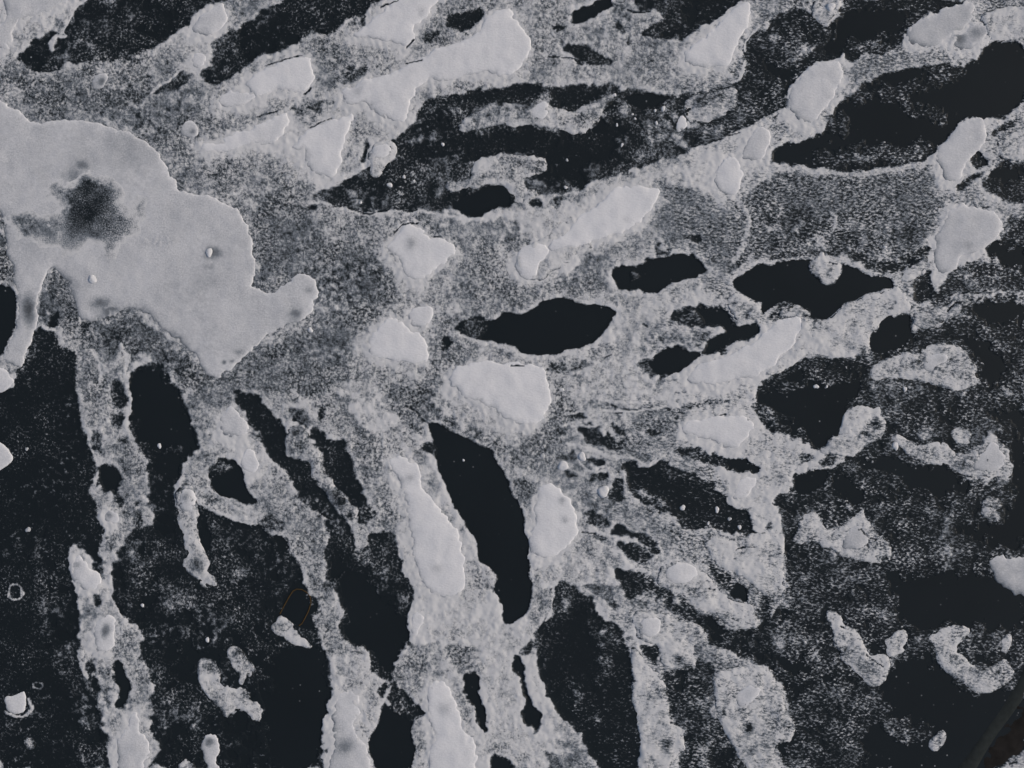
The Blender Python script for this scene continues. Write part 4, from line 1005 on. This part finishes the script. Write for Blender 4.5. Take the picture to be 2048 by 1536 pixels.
w_all = (slice(0, NY), slice(0, NX))
fo = grid_piece("frost", w_all, (D > .033) & ~frost_hide, Zf, M_FROST, {"cover": D, "streak": STRK})
tag(fo, kind="stuff")
# the same frost carries on past the photo's edges, on a coarser grid
ox = np.arange(-1900, 3950, 8.0, dtype=np.float32); oy = np.arange(-1700, 3250, 8.0, dtype=np.float32)
OX, OY = np.meshgrid(ox, oy)
DO = np.clip(.34 + 1.1 * fbm(OX * .35 + OY * .1, OY, 60, 3, 8), 0, .8)
gap = np.maximum(np.maximum(X0 - OX, OX - X1), np.maximum(Y0 - OY, OY - Y1)) >= -8
ZO = (.0012 + .0075 * DO).astype(np.float32)
ZO = np.where(DO < .07, -.001 + (ZO + .001) * smooth(.03, .07, DO), ZO) - .0006 * (gap & (np.maximum(np.maximum(X0 - OX, OX - X1), np.maximum(Y0 - OY, OY - Y1)) < 8))
_gx, _gy = GX, GY
GX, GY = OX, OY
fo2 = grid_piece("frost", (slice(0, OX.shape[0]), slice(0, OX.shape[1])), (DO > .033) & gap, ZO.astype(np.float32), M_FROST, {"cover": DO, "streak": np.zeros_like(DO)})
GX, GY = _gx, _gy
tag(fo2, kind="stuff")

# ------------------------------------------------------------------ white pellets, clumps and chips
def pellet(label, x, y, rx, ry, k):
    import random
    rr = random.Random(k)
    n, m = 20, 7
    q_ = .8 if max(rx, ry) < 9 else .95
    rx, ry = rx * S * q_, ry * S * q_
    tilt = rr.uniform(-.3, .3)
    i = int((x - X0) / STEP); j = int((y - Y0) / STEP)
    z0 = max(float(ZTOP[j, i]), 0.0) - .002
    h = min(rx, ry) * .42 + .002
    co = []; ph = [rr.uniform(0, 6.28) for _ in range(4)]
    for a in range(m):
        e = a / (m - 1) * math.pi / 2
        for b in range(n):
            t = b / n * 2 * math.pi
            q = 1 + .12 * math.sin(2 * t + ph[0]) + .09 * math.sin(3 * t + ph[1]) + .05 * math.sin(5 * t + ph[2] + a)
            u, v = rx * math.cos(e) ** .7 * q * math.cos(t), ry * math.cos(e) ** .7 * q * math.sin(t)
            if a == m - 1: u = v = 0
            co.append((u * math.cos(tilt) - v * math.sin(tilt), u * math.sin(tilt) + v * math.cos(tilt),
                       h * math.sin(e) * (1 + .1 * math.sin(2 * t + ph[3]))if a < m - 1 else h))
    co = np.array(co, np.float32)
    quads = [[a * n + b, a * n + (b + 1) % n, (a + 1) * n + (b + 1) % n, (a + 1) * n + b] for a in range(m - 1) for b in range(n)]
    cx, cy = (x - CX) * S, (CY - y) * S
    co += np.array([cx, cy, z0], np.float32)
    cv = .88 if 'dim' not in label and 'faint' not in label else .72
    o = link_mesh("snow_pellet", co, np.array(quads), M_SNOW,
                  {"cover": np.full(len(co), cv), "streak": np.zeros(len(co))}, (cx, cy, 0.0))
    tag(o, label, "snow pellet", "small white pellets and clumps")

for k, ln in enumerate(DOTS.strip().split("\n")):
    if ln.startswith("#"): continue
    h, label = ln.split(":")
    c, r, x, y, rx, ry = [float(v) for v in h.split()]
    pellet(label.strip(), x / 4 + 512 * c, y / 4 + 384 * r, rx / 4, ry / 4, k)

# ------------------------------------------------------------------ sunken log, sunken leaf
def tube(name, path, radii, mat, seg=16, flat=1.0):
    path = np.array(path, np.float32)
    tan = np.gradient(path, axis=0)
    co = []
    for k, pnt in enumerate(path):
        t = tan[k] / np.linalg.norm(tan[k])
        u = np.array([-t[1], t[0], 0]); u /= np.linalg.norm(u)
        v = np.cross(t, u)
        for s in range(seg):
            a = 2 * math.pi * s / seg
            rr = radii[k] * (1 + .05 * math.sin(3 * a + k * .7))
            co.append(pnt + rr * (math.cos(a) * u + flat * math.sin(a) * v))
    n = len(path)
    quads = [[k * seg + s, k * seg + (s + 1) % seg, (k + 1) * seg + (s + 1) % seg, (k + 1) * seg + s]
             for k in range(n - 1) for s in range(seg)]
    c = path.mean(0)
    return link_mesh(name, np.array(co, np.float32), np.array(quads), mat, None, (float(c[0]), float(c[1]), 0.0))

def P3(x, y, z): return ((x - CX) * S, (CY - y) * S, z)
wb = window(1960, 1400, 2340, 1760)
fb = sdf(pts("2040,1410 2120,1380 2320,1500 2320,1740 1900,1740 1950,1540 1985,1490", '-', 0), GX[wb] + 3 * W1x[wb], GY[wb] + 3 * W1y[wb])
M_SILT = plain("brown_silt", (.020, .0185, .0175), .95, .05, 14, .7)
silt = grid_piece("silt", wb, fb > 0, (.0006 + .004 * smooth(0, 30, fb) * (.6 + fbm(GX[wb], GY[wb], 30, 3, 5))).astype(np.float32), M_SILT, {})
tag(silt, kind="stuff")
lp = [P3(2150 - 250 * t + 5 * math.sin(5 * t), 1200 + 400 * t, -.012 + .002 * math.sin(9 * t)) for t in np.linspace(0, 1, 30)]
log = tube("sunken_log", lp, [(.062 + .012 * math.sin(7 * t)) for t in np.linspace(0, 1, 30)], M_LOG, 20, .35)
tag(log, "dim grey green log frozen into the black ice in the bottom right corner", "log")
lf = [(560, 1228), (568, 1212), (578, 1194), (586, 1182), (594, 1178), (604, 1179), (614, 1185), (621, 1194), (622, 1206),
      (617, 1222), (610, 1236), (604, 1247), (598, 1251)]
lf = [P3(a, b, .0032) for a, b in lf]
leaf = tube("sunken_leaf", lf, [.0032] * len(lf), M_LEAF, 8, .35)
tag(leaf, "faint orange brown leaf outline under the ice beside the white frost spur", "leaf")
